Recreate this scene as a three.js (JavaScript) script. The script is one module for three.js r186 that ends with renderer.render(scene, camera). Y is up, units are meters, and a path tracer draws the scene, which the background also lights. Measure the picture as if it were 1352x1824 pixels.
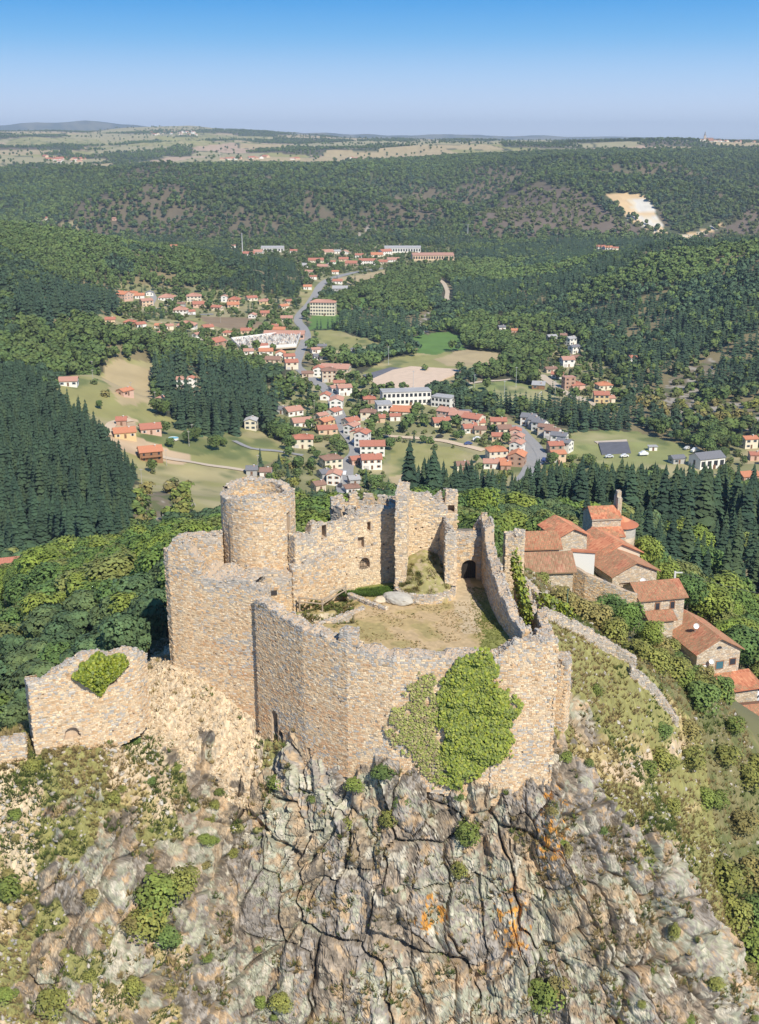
import * as THREE from 'three';
import { mergeGeometries } from 'three/addons/utils/BufferGeometryUtils.js';

// ---------------------------------------------------------------- camera, sky, sun, exposure, air
const scene = new THREE.Scene();
const EYE = 46, TILT = 18.3 * Math.PI / 180, FOCAL = 2000;              // drone 46 m above the castle court; focal length in photo pixels
const camera = new THREE.PerspectiveCamera(2 * Math.atan(912 / FOCAL) * 180 / Math.PI, 1352 / 1824, 1, 90000);
camera.position.set(0, EYE, 0);
camera.rotation.set(-TILT, 0, 0);
const SUN = new THREE.Vector3(0.33, 0.70, 0.63).normalize();
{ // clear late-summer sky: deep blue above, pale toward the horizon
  const W = 256, Hh = 512, a = new Float32Array(W * Hh * 4);
  const stops = [[-90, .30, .36, .40], [-2, .62, .70, .82], [0, .66, .75, .90], [1.5, .56, .69, .89], [3, .38, .59, .86], [4.6, .17, .45, .80], [6.3, .06, .33, .74], [14, .04, .22, .56], [35, .028, .14, .40], [90, .02, .09, .29]];
  for (let j = 0; j < Hh; j++) {
    const e = ((j + .5) / Hh - .5) * 180; let k = 0; while (k < stops.length - 2 && e > stops[k + 1][0]) k++;
    const A = stops[k], B = stops[k + 1], t = Math.min(1, Math.max(0, (e - A[0]) / (B[0] - A[0])));
    for (let i = 0; i < W; i++) { const o = (j * W + i) * 4; for (let c = 0; c < 3; c++) a[o + c] = A[c + 1] + (B[c + 1] - A[c + 1]) * t; a[o + 3] = 1; }
  }
  const sky = new THREE.DataTexture(a, W, Hh, THREE.RGBAFormat, THREE.FloatType);
  sky.mapping = THREE.EquirectangularReflectionMapping; sky.magFilter = THREE.LinearFilter; sky.needsUpdate = true;
  scene.background = sky; scene.environment = sky;
}
const sun = new THREE.DirectionalLight(new THREE.Color(1, .94, .83), 5);
sun.position.copy(SUN).multiplyScalar(400).add(new THREE.Vector3(0, 0, -110)); sun.target.position.set(0, 0, -110);
sun.castShadow = true; sun.shadow.mapSize.set(4096, 4096);
Object.assign(sun.shadow.camera, { left: -160, right: 160, top: 160, bottom: -160, near: 1, far: 1200 });
scene.add(sun, sun.target);
const renderer = new THREE.WebGLRenderer({ antialias: true });
renderer.toneMapping = THREE.LinearToneMapping; renderer.toneMappingExposure = 1.15;
renderer.shadowMap.enabled = true;
scene.fog = new THREE.FogExp2(new THREE.Color(.70, .83, 1.0), 0.00007);

// ---------------------------------------------------------------- numbers, noise, names
function rng(seed) { let a = seed >>> 0; return () => { a = (a + 0x6D2B79F5) | 0; let t = Math.imul(a ^ (a >>> 15), 1 | a); t = (t + Math.imul(t ^ (t >>> 7), 61 | t)) ^ t; return ((t ^ (t >>> 14)) >>> 0) / 4294967296; }; }
const clamp = (x, a = 0, b = 1) => x < a ? a : x > b ? b : x, mix = (a, b, t) => a + (b - a) * t, sstep = (a, b, x) => { const t = clamp((x - a) / (b - a)); return t * t * (3 - 2 * t); };
function h3(x, y, z, s = 0) { let n = Math.imul(x | 0, 374761393) ^ Math.imul(y | 0, 668265263) ^ Math.imul(z | 0, 2147483647 - 5147) ^ Math.imul(s | 0, 1274126177); n = Math.imul(n ^ (n >>> 13), 1274126177); n ^= n >>> 16; n = Math.imul(n, 2246822519); return ((n ^ (n >>> 15)) >>> 0) / 4294967296; }
function n2(x, y, s = 0) { const i = Math.floor(x), j = Math.floor(y); let u = x - i, v = y - j; u = u * u * (3 - 2 * u); v = v * v * (3 - 2 * v); return mix(mix(h3(i, j, 7, s), h3(i + 1, j, 7, s), u), mix(h3(i, j + 1, 7, s), h3(i + 1, j + 1, 7, s), u), v); }
function n3(x, y, z, s = 0) {
  const i = Math.floor(x), j = Math.floor(y), k = Math.floor(z); let u = x - i, v = y - j, w = z - k; u = u * u * (3 - 2 * u); v = v * v * (3 - 2 * v); w = w * w * (3 - 2 * w);
  return mix(mix(mix(h3(i, j, k, s), h3(i + 1, j, k, s), u), mix(h3(i, j + 1, k, s), h3(i + 1, j + 1, k, s), u), v), mix(mix(h3(i, j, k + 1, s), h3(i + 1, j, k + 1, s), u), mix(h3(i, j + 1, k + 1, s), h3(i + 1, j + 1, k + 1, s), u), v), w);
}
function f2(x, y, o = 4, s = 0) { let a = 0, g = .5, q = 0; for (let i = 0; i < o; i++) { a += g * n2(x, y, s + i * 17); q += g; g *= .5; x *= 2.03; y *= 2.03; } return a / q; }
function f3(x, y, z, o = 3, s = 0) { let a = 0, g = .5, q = 0; for (let i = 0; i < o; i++) { a += g * n3(x, y, z, s + i * 17); q += g; g *= .5; x *= 2.03; y *= 2.03; z *= 2.03; } return a / q; }
const taken = {};
function numbered(n) { const k = taken[n] = (taken[n] ?? -1) + 1; return k ? n + '_' + String(k).padStart(3, '0') : n; }
function tag(o, label, category, group) { o.userData = { label, category }; if (group) o.userData.group = group; return o; }
function thing(name, label, category, pos = [0, 0, 0], turn = 0, group) { const o = new THREE.Group(); o.name = numbered(name); o.position.set(...pos); o.rotation.y = turn; scene.add(o); return tag(o, label, category, group); }
function mesh(name, geo, mat, parent) { const m = new THREE.Mesh(geo, mat); m.name = parent ? name : numbered(name); m.castShadow = m.receiveShadow = true; (parent || scene).add(m); return m; }
function structure(name, geo, mat) { const m = mesh(name, geo, mat); m.userData.kind = 'structure'; return m; }
const std = (r, g, b, rough = .95, x = {}) => { const m = new THREE.MeshStandardMaterial({ roughness: rough, ...x }); m.color.setRGB(r, g, b); return m; };
const vcol = (rough = .95, x = {}) => new THREE.MeshStandardMaterial({ vertexColors: true, roughness: rough, ...x });
function geom(pos, idx, col, nor, uv) { const g = new THREE.BufferGeometry(); g.setAttribute('position', new THREE.Float32BufferAttribute(pos, 3)); if (col) g.setAttribute('color', new THREE.Float32BufferAttribute(col, 3)); if (uv) g.setAttribute('uv', new THREE.Float32BufferAttribute(uv, 2)); if (idx) g.setIndex(idx); if (nor) g.setAttribute('normal', new THREE.Float32BufferAttribute(nor, 3)); else g.computeVertexNormals(); return g; }
const M4 = new THREE.Matrix4(), QQ = new THREE.Quaternion(), EU = new THREE.Euler(), V1 = new THREE.Vector3(), V2 = new THREE.Vector3();
// stuff: many copies of one shape as ONE object; items = [x,y,z, sx,sy,sz, rx,ry,rz, r,g,b]
function copies(name, geo, mat, items, parent, label, category) {
  const im = new THREE.InstancedMesh(geo, mat, items.length), c = new THREE.Color();
  items.forEach((t, i) => { EU.set(t[6], t[7], t[8], 'YXZ'); im.setMatrixAt(i, M4.compose(V1.set(t[0], t[1], t[2]), QQ.setFromEuler(EU), V2.set(t[3], t[4], t[5]))); if (t.length > 9) im.setColorAt(i, c.setRGB(t[9], t[10], t[11])); });
  im.name = parent ? name : numbered(name); im.castShadow = im.receiveShadow = true; (parent || scene).add(im);
  im.userData.kind = 'stuff'; if (label) { im.userData.label = label; im.userData.category = category; } return im;
}

// ---------------------------------------------------------------- survey: how the ground lies
function ray(px, py) { const dx = (px - 676) / FOCAL, dy = -(py - 912) / FOCAL, c = Math.cos(TILT), s = Math.sin(TILT); return [dx, -s + dy * c, -(c + dy * s)]; }
function at(px, py, D) { const r = ray(px, py), t = D / -r[2]; return [r[0] * t, EYE + r[1] * t, D]; }
function col(px, D, h) { const dep = Math.atan((EYE - h) / D), dy = Math.tan(TILT - dep), c = Math.cos(TILT), s = Math.sin(TILT); return [(px - 676) / FOCAL * D / (c + dy * s), h, D]; }
function seen(x, y, z) { const c = Math.cos(TILT), s = Math.sin(TILT), Y = y - EYE, f = -s * Y - c * z, u = c * Y - s * z; return [676 + FOCAL * x / f, 912 - FOCAL * u / f]; }
const PTS = [];
// castle rock and its slopes: sighted points [px, py, distance, height of what hides the ground]
for (const [px, py, D, drop = 0] of [
  [455, 1312, 103], [540, 1348, 98.2], [620, 1362, 95.2], [700, 1368, 94.2], [760, 1400, 94.2], [820, 1412, 94.2], [900, 1390, 94.4], [985, 1398, 94.8],
  [310, 1190, 106.5], [250, 1210, 104], [400, 1250, 104.3], [300, 1290, 99.5], [200, 1330, 93], [60, 1358, 89.5], [0, 1370, 88.5], [-120, 1390, 88], [130, 1335, 91],
  [100, 1480, 86], [100, 1600, 82.5], [100, 1824, 77], [-120, 1600, 83], [280, 1440, 92], [280, 1640, 86], [300, 1824, 81], [430, 1440, 97], [430, 1640, 90], [450, 1824, 85],
  [620, 1500, 92.4], [620, 1650, 89.4], [620, 1824, 86.2], [800, 1520, 92], [820, 1660, 89.2], [850, 1824, 85.8], [980, 1500, 92], [1000, 1660, 88.8], [1000, 1824, 85.5],
  [1060, 1380, 98.5], [1110, 1440, 97], [1190, 1480, 98], [1195, 1580, 94], [1200, 1700, 90.5], [1210, 1824, 87],
  [1290, 1480, 110], [1300, 1600, 104], [1340, 1760, 96], [1420, 1824, 96], [1420, 1500, 118], [1352, 1400, 118], [1300, 1300, 121], [1250, 1390, 113], [1180, 1400, 107],
  [1150, 1300, 110], [1090, 1320, 104], [1010, 1245, 103], [1005, 1150, 111], [1135, 1192, 116.5], [1210, 1275, 116.5], [1060, 1120, 121], [1060, 1200, 112], [930, 1012, 124], [1000, 1060, 131, 2], [1400, 1320, 130],
  [1075, 970, 178], [950, 1005, 152, 1], [1180, 1095, 160], [1270, 1205, 152], [1330, 1260, 146], [1352, 1180, 176, 2], [1352, 1000, 215, 9], [1150, 930, 230, 9], [900, 930, 172, 7], [900, 885, 215, 8],
  [560, 915, 168, 8], [560, 895, 192, 9], [420, 920, 160, 8], [350, 940, 150, 8], [250, 965, 165, 8], [150, 1015, 160, 8], [50, 1065, 150, 8], [0, 1155, 130, 7], [150, 1135, 125, 6], [20, 1295, 112, 6], [250, 1105, 122, 5], [0, 985, 200, 8], [-150, 1200, 130, 6],
  [270, 905, 400], [330, 845, 498], [123, 686, 680], [225, 704, 668], [30, 1020, 272],
]) { const p = at(px, py, D); p[1] -= drop; PTS.push(p); }
for (const p of [[-10, -4, 108], [0, -4, 104], [10, -5, 104], [0, -4, 113], [10, -5, 117], [-14, -5, 113], [-4, -55, 70], [-30, -45, 66], [25, -62, 72], [-60, -30, 75], [60, -60, 80], [-80, -30, 110], [90, -60, 120], [0, -5, 122], [-8, -6, 122]]) PTS.push(p);
// the valley and the hills round it [px, distance, height]
for (const [D, ...hs] of [
  [150, null, null, null, null, -14, -12, -12, -16, null, null, null], [200, -70, -45, -36, -30, -29, -28, -28, -32, -37, -46, -58],
  [265, -84, -60, -58, -52, -46, -44, -45, -48, -52, -56, -66], [330, -86, -80, -78, -74, -68, -66, -68, -69, -70, -72, -80], [420, -80, -82, -82, -86, -95, -97, -96, -96, -94, -92, -92],
  [510, -70, -80, -86, -98, -108, -113, -113, -113, -112, -110, -108], [650, -58, -74, -84, -100, -112, -114, -114, -114, -114, -113, -111],
  [760, -50, -66, -82, -102, -113, -114, -114, -114, -114, -105, -95], [880, -40, -60, -84, -104, -114, -114, -114, -114, -104, -80, -66], [1000, -34, -54, -90, -108, -114, -114, -114, -112, -84, -54, -40],
  [1100, -30, -48, -96, -112, -114, -114, -114, -108, -62, -50, -36], [1230, -32, -46, -62, -94, -106, -114, -114, -96, -62, -58, -50], [1350, -40, -54, -66, -80, -98, -114, -114, -92, -78, -80, -76],
  [1500, -66, -74, -88, -100, -112, -114, -114, -104, -104, -104, -100], [1750, -104, -106, -110, -113, -114, -114, -114, -114, -114, -114, -112], [1980, -112, -113, -114, -114, -114, -114, -114, -114, -114, -112, -110],
  [2300, -92, -88, -86, -84, -84, -82, -86, -86, -80, -84, -90], [2700, -66, -64, -62, -60, -58, -54, -46, -40, -42, -66, -52], [3150, -42, -44, -40, -36, -36, -30, -10, 0, 6, -16, -20],
  [3700, -24, -24, -22, -16, -14, -8, 10, 18, 22, 8, 6], [4600, 6, 8, 10, 18, 22, 24, 28, 28, 30, 30, 26], [6000, 62, 64, 60, 56, 40, 34, 30, 32, 28, 26, 24], [8000, 92, 92, 104, 140, 70, 44, 38, 36, 30, 26, 26], [11000, 60, 60, 60, 56, 40, 36, 30, 20, 16, 14, 14],
]) [-170, 0, 170, 340, 510, 676, 845, 1015, 1180, 1352, 1530].forEach((px, i) => { if (hs[i] !== null) PTS.push(col(px, D, hs[i])); });
const warp = (x, D) => [x / D * 1.3, Math.log(D)];
const RB = (() => { // scattered-data interpolation of the survey
  const n = PTS.length, m = n + 1, A = [], P = PTS.map(p => warp(p[0], p[2])), k = (a, b) => Math.sqrt((a[0] - b[0]) ** 2 + (a[1] - b[1]) ** 2 + .00004);
  for (let i = 0; i < n; i++) { const r = new Float64Array(m + 1); for (let j = 0; j < n; j++) r[j] = k(P[i], P[j]); r[n] = 1; r[m] = PTS[i][1]; A.push(r); }
  { const r = new Float64Array(m + 1); r.fill(1, 0, n); A.push(r); }
  for (let i = 0; i < m; i++) { let b = i; for (let j = i + 1; j < m; j++) if (Math.abs(A[j][i]) > Math.abs(A[b][i])) b = j; [A[i], A[b]] = [A[b], A[i]]; const q = A[i]; for (let j = i + 1; j < m; j++) { const r = A[j], f = r[i] / q[i]; if (f) for (let c = i; c <= m; c++) r[c] -= f * q[c]; } }
  const w = new Float64Array(m); for (let i = m - 1; i >= 0; i--) { let s = A[i][m]; for (let j = i + 1; j < m; j++) s -= A[i][j] * w[j]; w[i] = s / A[i][i]; }
  return { n, w, px: Float64Array.from(P, p => p[0]), py: Float64Array.from(P, p => p[1]) };
})();
function Hbase(x, z) { const D = Math.max(40, -z), a = x / D * 1.3, b = Math.log(D), { n, w, px, py } = RB; let s = w[n]; for (let i = 0; i < n; i++) { const u = a - px[i], v = b - py[i]; s += w[i] * Math.sqrt(u * u + v * v + .00004); } return s; }
function relief(x, z, h) { // spurs and gullies of the wooded hills, small swells elsewhere
  const D = -z; let r = 0;
  if (D > 1850) { const k = sstep(1900, 2300, D) * (1 - .8 * sstep(2500, 3100, D)), q = n2(x / 420 + n2(z / 300, x / 500, 3) * 1.2, z / 620, 11); r += k * (64 * (1 - 2 * Math.abs(2 * q - 1)) + 16 * (f2(x / 120, z / 160, 3, 21) * 2 - 1)); }
  if (D > 3200) r += sstep(3200, 4200, D) * 9 * (f2(x / 700, z / 420, 3, 31) * 2 - 1);
  const hill = sstep(-108, -92, h) * sstep(380, 520, D) * (1 - sstep(1900, 2100, D)); r += hill * (9 * (f2(x / 90, z / 90, 3, 41) * 2 - 1));
  r += sstep(130, 190, D) * (1 - hill) * .8 * (f2(x / 25, z / 25, 2, 51) * 2 - 1) * (1 - sstep(900, 1400, D));
  return r;
}
function H(x, z) { let h = Hbase(x, z); const D = -z; if (D > 440) { const lo = -115; h = lo + Math.log(1 + Math.exp((h - lo) / 2.2)) * 2.2; } return h + relief(x, z, h); }
function hit(px, py, from = 120, to = 12000) { // where the line of sight meets the ground
  const r = ray(px, py), k = Math.hypot(r[0], r[2]); let a = from, b = from; const y = t => EYE + r[1] / -r[2] * t, gap = t => y(t) - H(r[0] / -r[2] * t, -t);
  for (b = from; b < to; b *= 1.012) if (gap(b) < 0) break; a = b / 1.012; for (let i = 0; i < 14; i++) { const m = (a + b) / 2; if (gap(m) < 0) b = m; else a = m; }
  return [r[0] / -r[2] * b, H(r[0] / -r[2] * b, -b), -b];
}

// ---------------------------------------------------------------- land use: fields, gardens, pitches, quarry (outlines sighted on the ground)
const LAND = [];
function parcel(type, pts, plan) { const q = plan ? pts : pts.map(([a, b]) => { const p = hit(a, b); return [p[0], p[2]]; }); let x0 = 1e9, x1 = -1e9, z0 = 1e9, z1 = -1e9; for (const [x, z] of q) { x0 = Math.min(x0, x); x1 = Math.max(x1, x); z0 = Math.min(z0, z); z1 = Math.max(z1, z); } LAND.push({ type, q, x0, x1, z0, z1 }); return q; }
const inside = (q, x, z) => { let c = false; for (let i = 0, j = q.length - 1; i < q.length; j = i++) { const [a, b] = q[i], [d, e] = q[j]; if ((b > z) !== (e > z) && x < (d - a) * (z - b) / (e - b) + a) c = !c; } return c; };
// later parcels lie over earlier ones
parcel('village', [[470, 690], [540, 655], [600, 640], [690, 690], [780, 722], [900, 745], [1010, 762], [1240, 812], [1330, 846], [1330, 905], [1060, 900], [1000, 905], [720, 905], [690, 915], [540, 920], [440, 905], [400, 870], [470, 850], [500, 810], [515, 770], [480, 735]]);
parcel('village', [[205, 505], [300, 512], [420, 516], [530, 530], [545, 560], [540, 640], [480, 660], [420, 640], [370, 620], [280, 606], [180, 592], [185, 560]]);
parcel('village', [[420, 437], [560, 437], [700, 433], [810, 440], [815, 474], [700, 484], [640, 520], [560, 528], [545, 500], [500, 470], [430, 462]]);
parcel('village', [[960, 596], [1030, 596], [1040, 640], [1120, 672], [1110, 735], [1060, 735], [960, 700], [950, 660], [985, 640]]);
parcel('village', [[880, 580], [1000, 590], [1000, 612], [890, 602]]);
parcel('village', [[1290, 775], [1400, 780], [1400, 880], [1290, 885]]);
parcel('meadow', [[100, 690], [190, 640], [275, 645], [275, 742], [330, 742], [470, 770], [520, 800], [440, 850], [500, 880], [440, 935], [240, 945], [215, 900], [250, 860], [190, 790], [110, 725]]);
parcel('dry', [[182, 650], [215, 640], [270, 660], [274, 720], [215, 722], [190, 690]]);
parcel('soil', [[188, 758], [230, 742], [245, 750], [240, 776], [300, 790], [340, 808], [330, 826], [285, 822], [210, 800], [190, 785]]);
parcel('rough', [[245, 778], [330, 740], [420, 760], [430, 800], [350, 812], [300, 800]]);
parcel('meadow', [[138, 560], [200, 556], [240, 575], [300, 570], [360, 565], [480, 575], [470, 590], [290, 582], [200, 590], [150, 575]]);
parcel('plough', [[355, 562], [440, 566], [482, 580], [420, 586], [365, 580]]);
parcel('meadow', [[545, 590], [600, 588], [680, 612], [660, 632], [560, 630]]);
parcel('green', [[552, 562], [605, 560], [610, 585], [550, 588]]);
parcel('dry', [[590, 494], [690, 480], [692, 500], [610, 506]]);
parcel('green', [[560, 464], [640, 462], [650, 470], [570, 472]]);
parcel('meadow', [[530, 512], [570, 508], [560, 545], [535, 545]]);
parcel('green', [[640, 530], [656, 530], [656, 548], [640, 548]]);
parcel('meadow', [[640, 668], [690, 640], [760, 626], [900, 630], [895, 648], [830, 672], [760, 705], [680, 705]]);
parcel('dry', [[770, 640], [830, 622], [905, 632], [890, 646], [800, 652]]);
parcel('green', [[733, 604], [745, 596], [800, 591], [822, 600], [826, 622], [770, 632], [745, 628]]);
parcel('village', [[600, 690], [700, 700], [790, 715], [800, 770], [600, 770]]);
parcel('pitch', [[815, 688], [905, 676], [990, 703], [970, 722], [905, 728], [830, 706]]);
parcel('lawn', [[1015, 772], [1070, 768], [1130, 766], [1255, 806], [1262, 842], [1180, 850], [1060, 836], [1010, 806]]);
parcel('pale', [[1085, 447], [1185, 444], [1190, 451], [1090, 455]]);
parcel('pale', [[44, 404], [120, 412], [118, 418], [50, 410]]);
parcel('dry', [[1330, 800], [1400, 800], [1400, 830], [1330, 826]]);
parcel('meadow', [[700, 788], [800, 796], [850, 812], [840, 850], [700, 890], [690, 840]]);
parcel('dry', [[690, 850], [760, 836], [760, 880], [700, 895]]);
const SCAR = parcel('scar', [[1135, 716], [1192, 678], [1238, 648], [1268, 637], [1278, 652], [1245, 694], [1255, 726], [1294, 716], [1400, 712], [1400, 770], [1275, 764], [1219, 750], [1162, 738]]);
parcel('scar', [[745, 575], [765, 545], [775, 560], [760, 600]]);
parcel('scar', [[225, 880], [330, 876], [345, 900], [300, 955], [235, 960]]);
const QUARRY = parcel('quarry', [[1072, 346], [1100, 344], [1140, 350], [1165, 366], [1182, 392], [1215, 422], [1262, 398], [1292, 384], [1270, 404], [1225, 434], [1190, 418], [1140, 392], [1110, 380], [1090, 362]]);
parcel('heath', [[850, 385], [900, 350], [960, 330], [1010, 332], [1060, 360], [1075, 380], [1150, 400], [1190, 425], [1000, 415], [900, 412]]);
parcel('heath', [[1240, 430], [1290, 395], [1352, 370], [1420, 360], [1420, 432]]);
parcel('heath', [[700, 352], [760, 350], [760, 366], [705, 362]]);
parcel('rock', [[608, 424], [632, 404], [655, 410], [650, 428]]);
// plateau fields: [type, px centre, distance, half width px, half depth m]
for (const [type, px, D, w, d] of [['pale', 60, 3700, 110, 170], ['dry', 30, 4300, 90, 250], ['pale', 240, 4400, 60, 260], ['pale', 420, 3620, 90, 130], ['dry', 520, 3560, 100, 160], ['dry', 640, 3800, 90, 220], ['pale', 580, 4600, 70, 300], ['dry', 740, 3900, 70, 250], ['pale', 700, 5200, 90, 400], ['meadow', 330, 4900, 90, 400], ['meadow', 130, 5300, 120, 500], ['pale', 210, 6200, 90, 500], ['dry', 60, 6800, 100, 600], ['meadow', 420, 6300, 80, 500], ['pale', 800, 4500, 60, 260], ['meadow', 905, 3800, 50, 120], ['soil2', 1155, 3720, 62, 260], ['dry', 1300, 4300, 70, 300], ['pale', 1250, 5200, 120, 500], ['meadow', 950, 5600, 120, 500], ['pale', 1080, 6800, 120, 700], ['dry', 600, 6800, 120, 700], ['pale', 330, 7600, 120, 600], ['meadow', 860, 7600, 160, 700], ['dry', 150, 3350, 60, 60], ['pale', 300, 3500, 40, 60]]) {
  const c = col(px, D, H(col(px, D, 10)[0], -D)), k = D / FOCAL, r = rng(px * 7 + D); parcel(type, Array.from({ length: 9 }, (_, i) => { const a = i / 9 * 6.283, q = .8 + .4 * r(); return [c[0] + Math.sign(Math.cos(a)) * Math.abs(Math.cos(a)) ** .6 * w * k * q, c[2] * -1 + Math.sign(Math.sin(a)) * Math.abs(Math.sin(a)) ** .6 * d * q]; }), true);
}
function landAt(x, z) { for (let i = LAND.length - 1; i >= 0; i--) { const p = LAND[i]; if (x < p.x0 || x > p.x1 || z < p.z0 || z > p.z1) continue; if (inside(p.q, x, z)) return p.type; } return 'wood'; }
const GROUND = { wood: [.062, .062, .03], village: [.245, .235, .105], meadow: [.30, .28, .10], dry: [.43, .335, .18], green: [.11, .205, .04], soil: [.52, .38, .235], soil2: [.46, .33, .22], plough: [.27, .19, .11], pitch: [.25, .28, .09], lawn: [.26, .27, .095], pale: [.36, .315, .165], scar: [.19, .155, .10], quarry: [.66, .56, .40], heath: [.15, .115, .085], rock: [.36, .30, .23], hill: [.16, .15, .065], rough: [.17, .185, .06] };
function ground(x, z) {
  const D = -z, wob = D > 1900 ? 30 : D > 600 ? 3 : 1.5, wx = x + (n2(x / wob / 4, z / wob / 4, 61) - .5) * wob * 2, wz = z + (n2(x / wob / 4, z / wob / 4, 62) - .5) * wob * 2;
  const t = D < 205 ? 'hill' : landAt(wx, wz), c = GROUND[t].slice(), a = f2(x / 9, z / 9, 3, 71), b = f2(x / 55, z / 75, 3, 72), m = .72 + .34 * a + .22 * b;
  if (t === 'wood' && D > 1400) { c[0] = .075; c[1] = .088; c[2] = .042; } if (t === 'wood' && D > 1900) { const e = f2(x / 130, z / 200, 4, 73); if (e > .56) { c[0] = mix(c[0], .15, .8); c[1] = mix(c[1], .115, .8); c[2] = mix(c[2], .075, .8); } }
  if (t === 'wood' && D > 3300 && f2(x / 260, z / 420, 3, 101) < .49) { const q = slabs(x, z, 190, 330, 17), k = q[2] < .3 ? GROUND.pale : q[2] < .55 ? GROUND.dry : q[2] < .85 ? GROUND.meadow : GROUND.soil2; c[0] = k[0]; c[1] = k[1]; c[2] = k[2]; if (q[1] < .04) { c[0] = .06; c[1] = .075; c[2] = .03; } }
  if (t === 'wood' && D > 205 && D < 1900) { const e = f2(x / 40, z / 50, 3, 74); if (e > .53) { c[0] = .22; c[1] = .18; c[2] = .09; } }
  if (t === 'rough' || t === 'village' || t === 'meadow' || t === 'lawn' || t === 'pitch') { const e = sstep(.45, .7, f2(x / 30, z / 22, 4, 75)); c[0] = mix(c[0], .44, e * .65); c[1] = mix(c[1], .36, e * .65); c[2] = mix(c[2], .20, e * .65); const g = sstep(.55, .75, f2(x / 14, z / 18, 3, 76)); c[0] = mix(c[0], .085, g * .7); c[1] = mix(c[1], .125, g * .7); c[2] = mix(c[2], .035, g * .7); }
  if (t === 'quarry') { const e = f2(x / 40, z / 16, 4, 77); if (e > .52) { c[0] = .62; c[1] = .44; c[2] = .24; } if (e < .4) { c[0] = .62; c[1] = .58; c[2] = .5; } }
  if (t === 'scar' || t === 'rock') { const e = f2(x / 6, z / 8, 3, 78); if (e > .55) { c[0] = .36; c[1] = .32; c[2] = .26; } if (e < .38) { c[0] = .12; c[1] = .13; c[2] = .05; } }
  return [c[0] * m, c[1] * m, c[2] * m, t];
}
{ // the ground from the foot of the castle hill to the plateau; rows closer together near the drone
  const rows = [], cols = 470, A = .60; let D = 124.5; while (D < 11500) { rows.push(D); D += D < 430 ? D * .0052 : D < 1500 ? Math.max(2.2, D * .0040) : D < 2100 ? D * .008 : D < 3400 ? D * .0048 : D * .011; }
  const P = [], C = [], I = [];
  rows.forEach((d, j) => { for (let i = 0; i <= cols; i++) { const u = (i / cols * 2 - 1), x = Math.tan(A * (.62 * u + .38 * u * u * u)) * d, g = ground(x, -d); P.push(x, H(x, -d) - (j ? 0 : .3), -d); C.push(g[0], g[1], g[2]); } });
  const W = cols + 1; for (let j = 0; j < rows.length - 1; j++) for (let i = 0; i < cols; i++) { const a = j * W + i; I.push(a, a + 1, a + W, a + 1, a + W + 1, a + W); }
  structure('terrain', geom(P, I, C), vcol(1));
}
{ // blue ranges on the horizon
  const ridge = (D, depth, prof, s) => {
    const P = [], I = [], C = [], n = 240, m = 14, r = ray;
    for (let j = 0; j <= m; j++) for (let i = 0; i <= n; i++) { const px = -500 + i / n * 2352, t = j / m, d = D + (t - .5) * depth, q = col(px, d, 100), py = prof(px), top = EYE + D * Math.tan(-(TILT + Math.atan((py - 912) / FOCAL))); const e = Math.sin(Math.PI * t) ** .8, w = (f2(px / 60 + s, j / 3, 4, s) - .5) * 45 * e; P.push(q[0], mix(-60, top, e) + w, -d); const k = .8 + .4 * f2(px / 20, j, 2, s + 5), f = f2(px / 26, j / 2, 3, s + 9) > .52; C.push((f ? .16 : .05) * k, (f ? .15 : .07) * k, (f ? .08 : .04) * k); }
    const W = n + 1; for (let j = 0; j < m; j++) for (let i = 0; i < n; i++) { const a = j * W + i; I.push(a, a + 1, a + W, a + 1, a + W + 1, a + W); }
    structure('mountains', geom(P, I, C), vcol(1));
  };
  const lerp = L => x => { let i = 0; while (i < L.length - 2 && x > L[i + 1][0]) i++; const [a, b] = L[i], [c, d] = L[i + 1], t = clamp((x - a) / (c - a)); return mix(b, d, t * t * (3 - 2 * t)); };
  ridge(15500, 2600, lerp([[-500, 235], [-100, 226], [0, 222], [70, 219], [160, 214], [230, 222], [300, 229], [370, 229], [450, 233], [560, 240], [1900, 252]]), 3);
  ridge(13800, 2000, lerp([[-500, 246], [430, 244], [500, 234], [560, 236], [620, 241], [660, 238], [720, 244], [745, 242], [800, 251], [1000, 256], [1060, 253], [1120, 255], [1230, 255], [1352, 256], [1800, 250]]), 8);
  ridge(12600, 1600, lerp([[-500, 252], [900, 258], [1050, 255], [1120, 257], [1300, 259], [1400, 258], [1800, 256]]), 13);
}

// ---------------------------------------------------------------- the castle rock: split slabs, ledges, rubble, turf
function slabs(a, b, ca, cb, s) { // broken blocks: every block has its own offset and tilt -> [height, closeness to a joint, block id]
  const X = a / ca, Y = b / cb, i = Math.floor(X), j = Math.floor(Y); let f = 9, g = 9, bi = 0, bj = 0, bx = 0, by = 0;
  for (let v = -1; v < 2; v++) for (let u = -1; u < 2; u++) { const I = i + u, J = j + v, x = I + .15 + .7 * h3(I, J, 1, s) - X, y = J + .15 + .7 * h3(I, J, 2, s) - Y, d = x * x + y * y; if (d < f) { g = f; f = d; bi = I; bj = J; bx = x; by = y; } else if (d < g) g = d; }
  return [h3(bi, bj, 3, s) - .5 - bx * (h3(bi, bj, 4, s) - .5) * 1.5 - by * (h3(bi, bj, 5, s) - .5) * 1.3, Math.sqrt(g) - Math.sqrt(f), h3(bi, bj, 6, s)];
}
const EARTH = [.50, .385, .25], STRAW = [.40, .32, .15], TURF = [.255, .24, .085], BARE = [.60, .48, .32];
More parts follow.
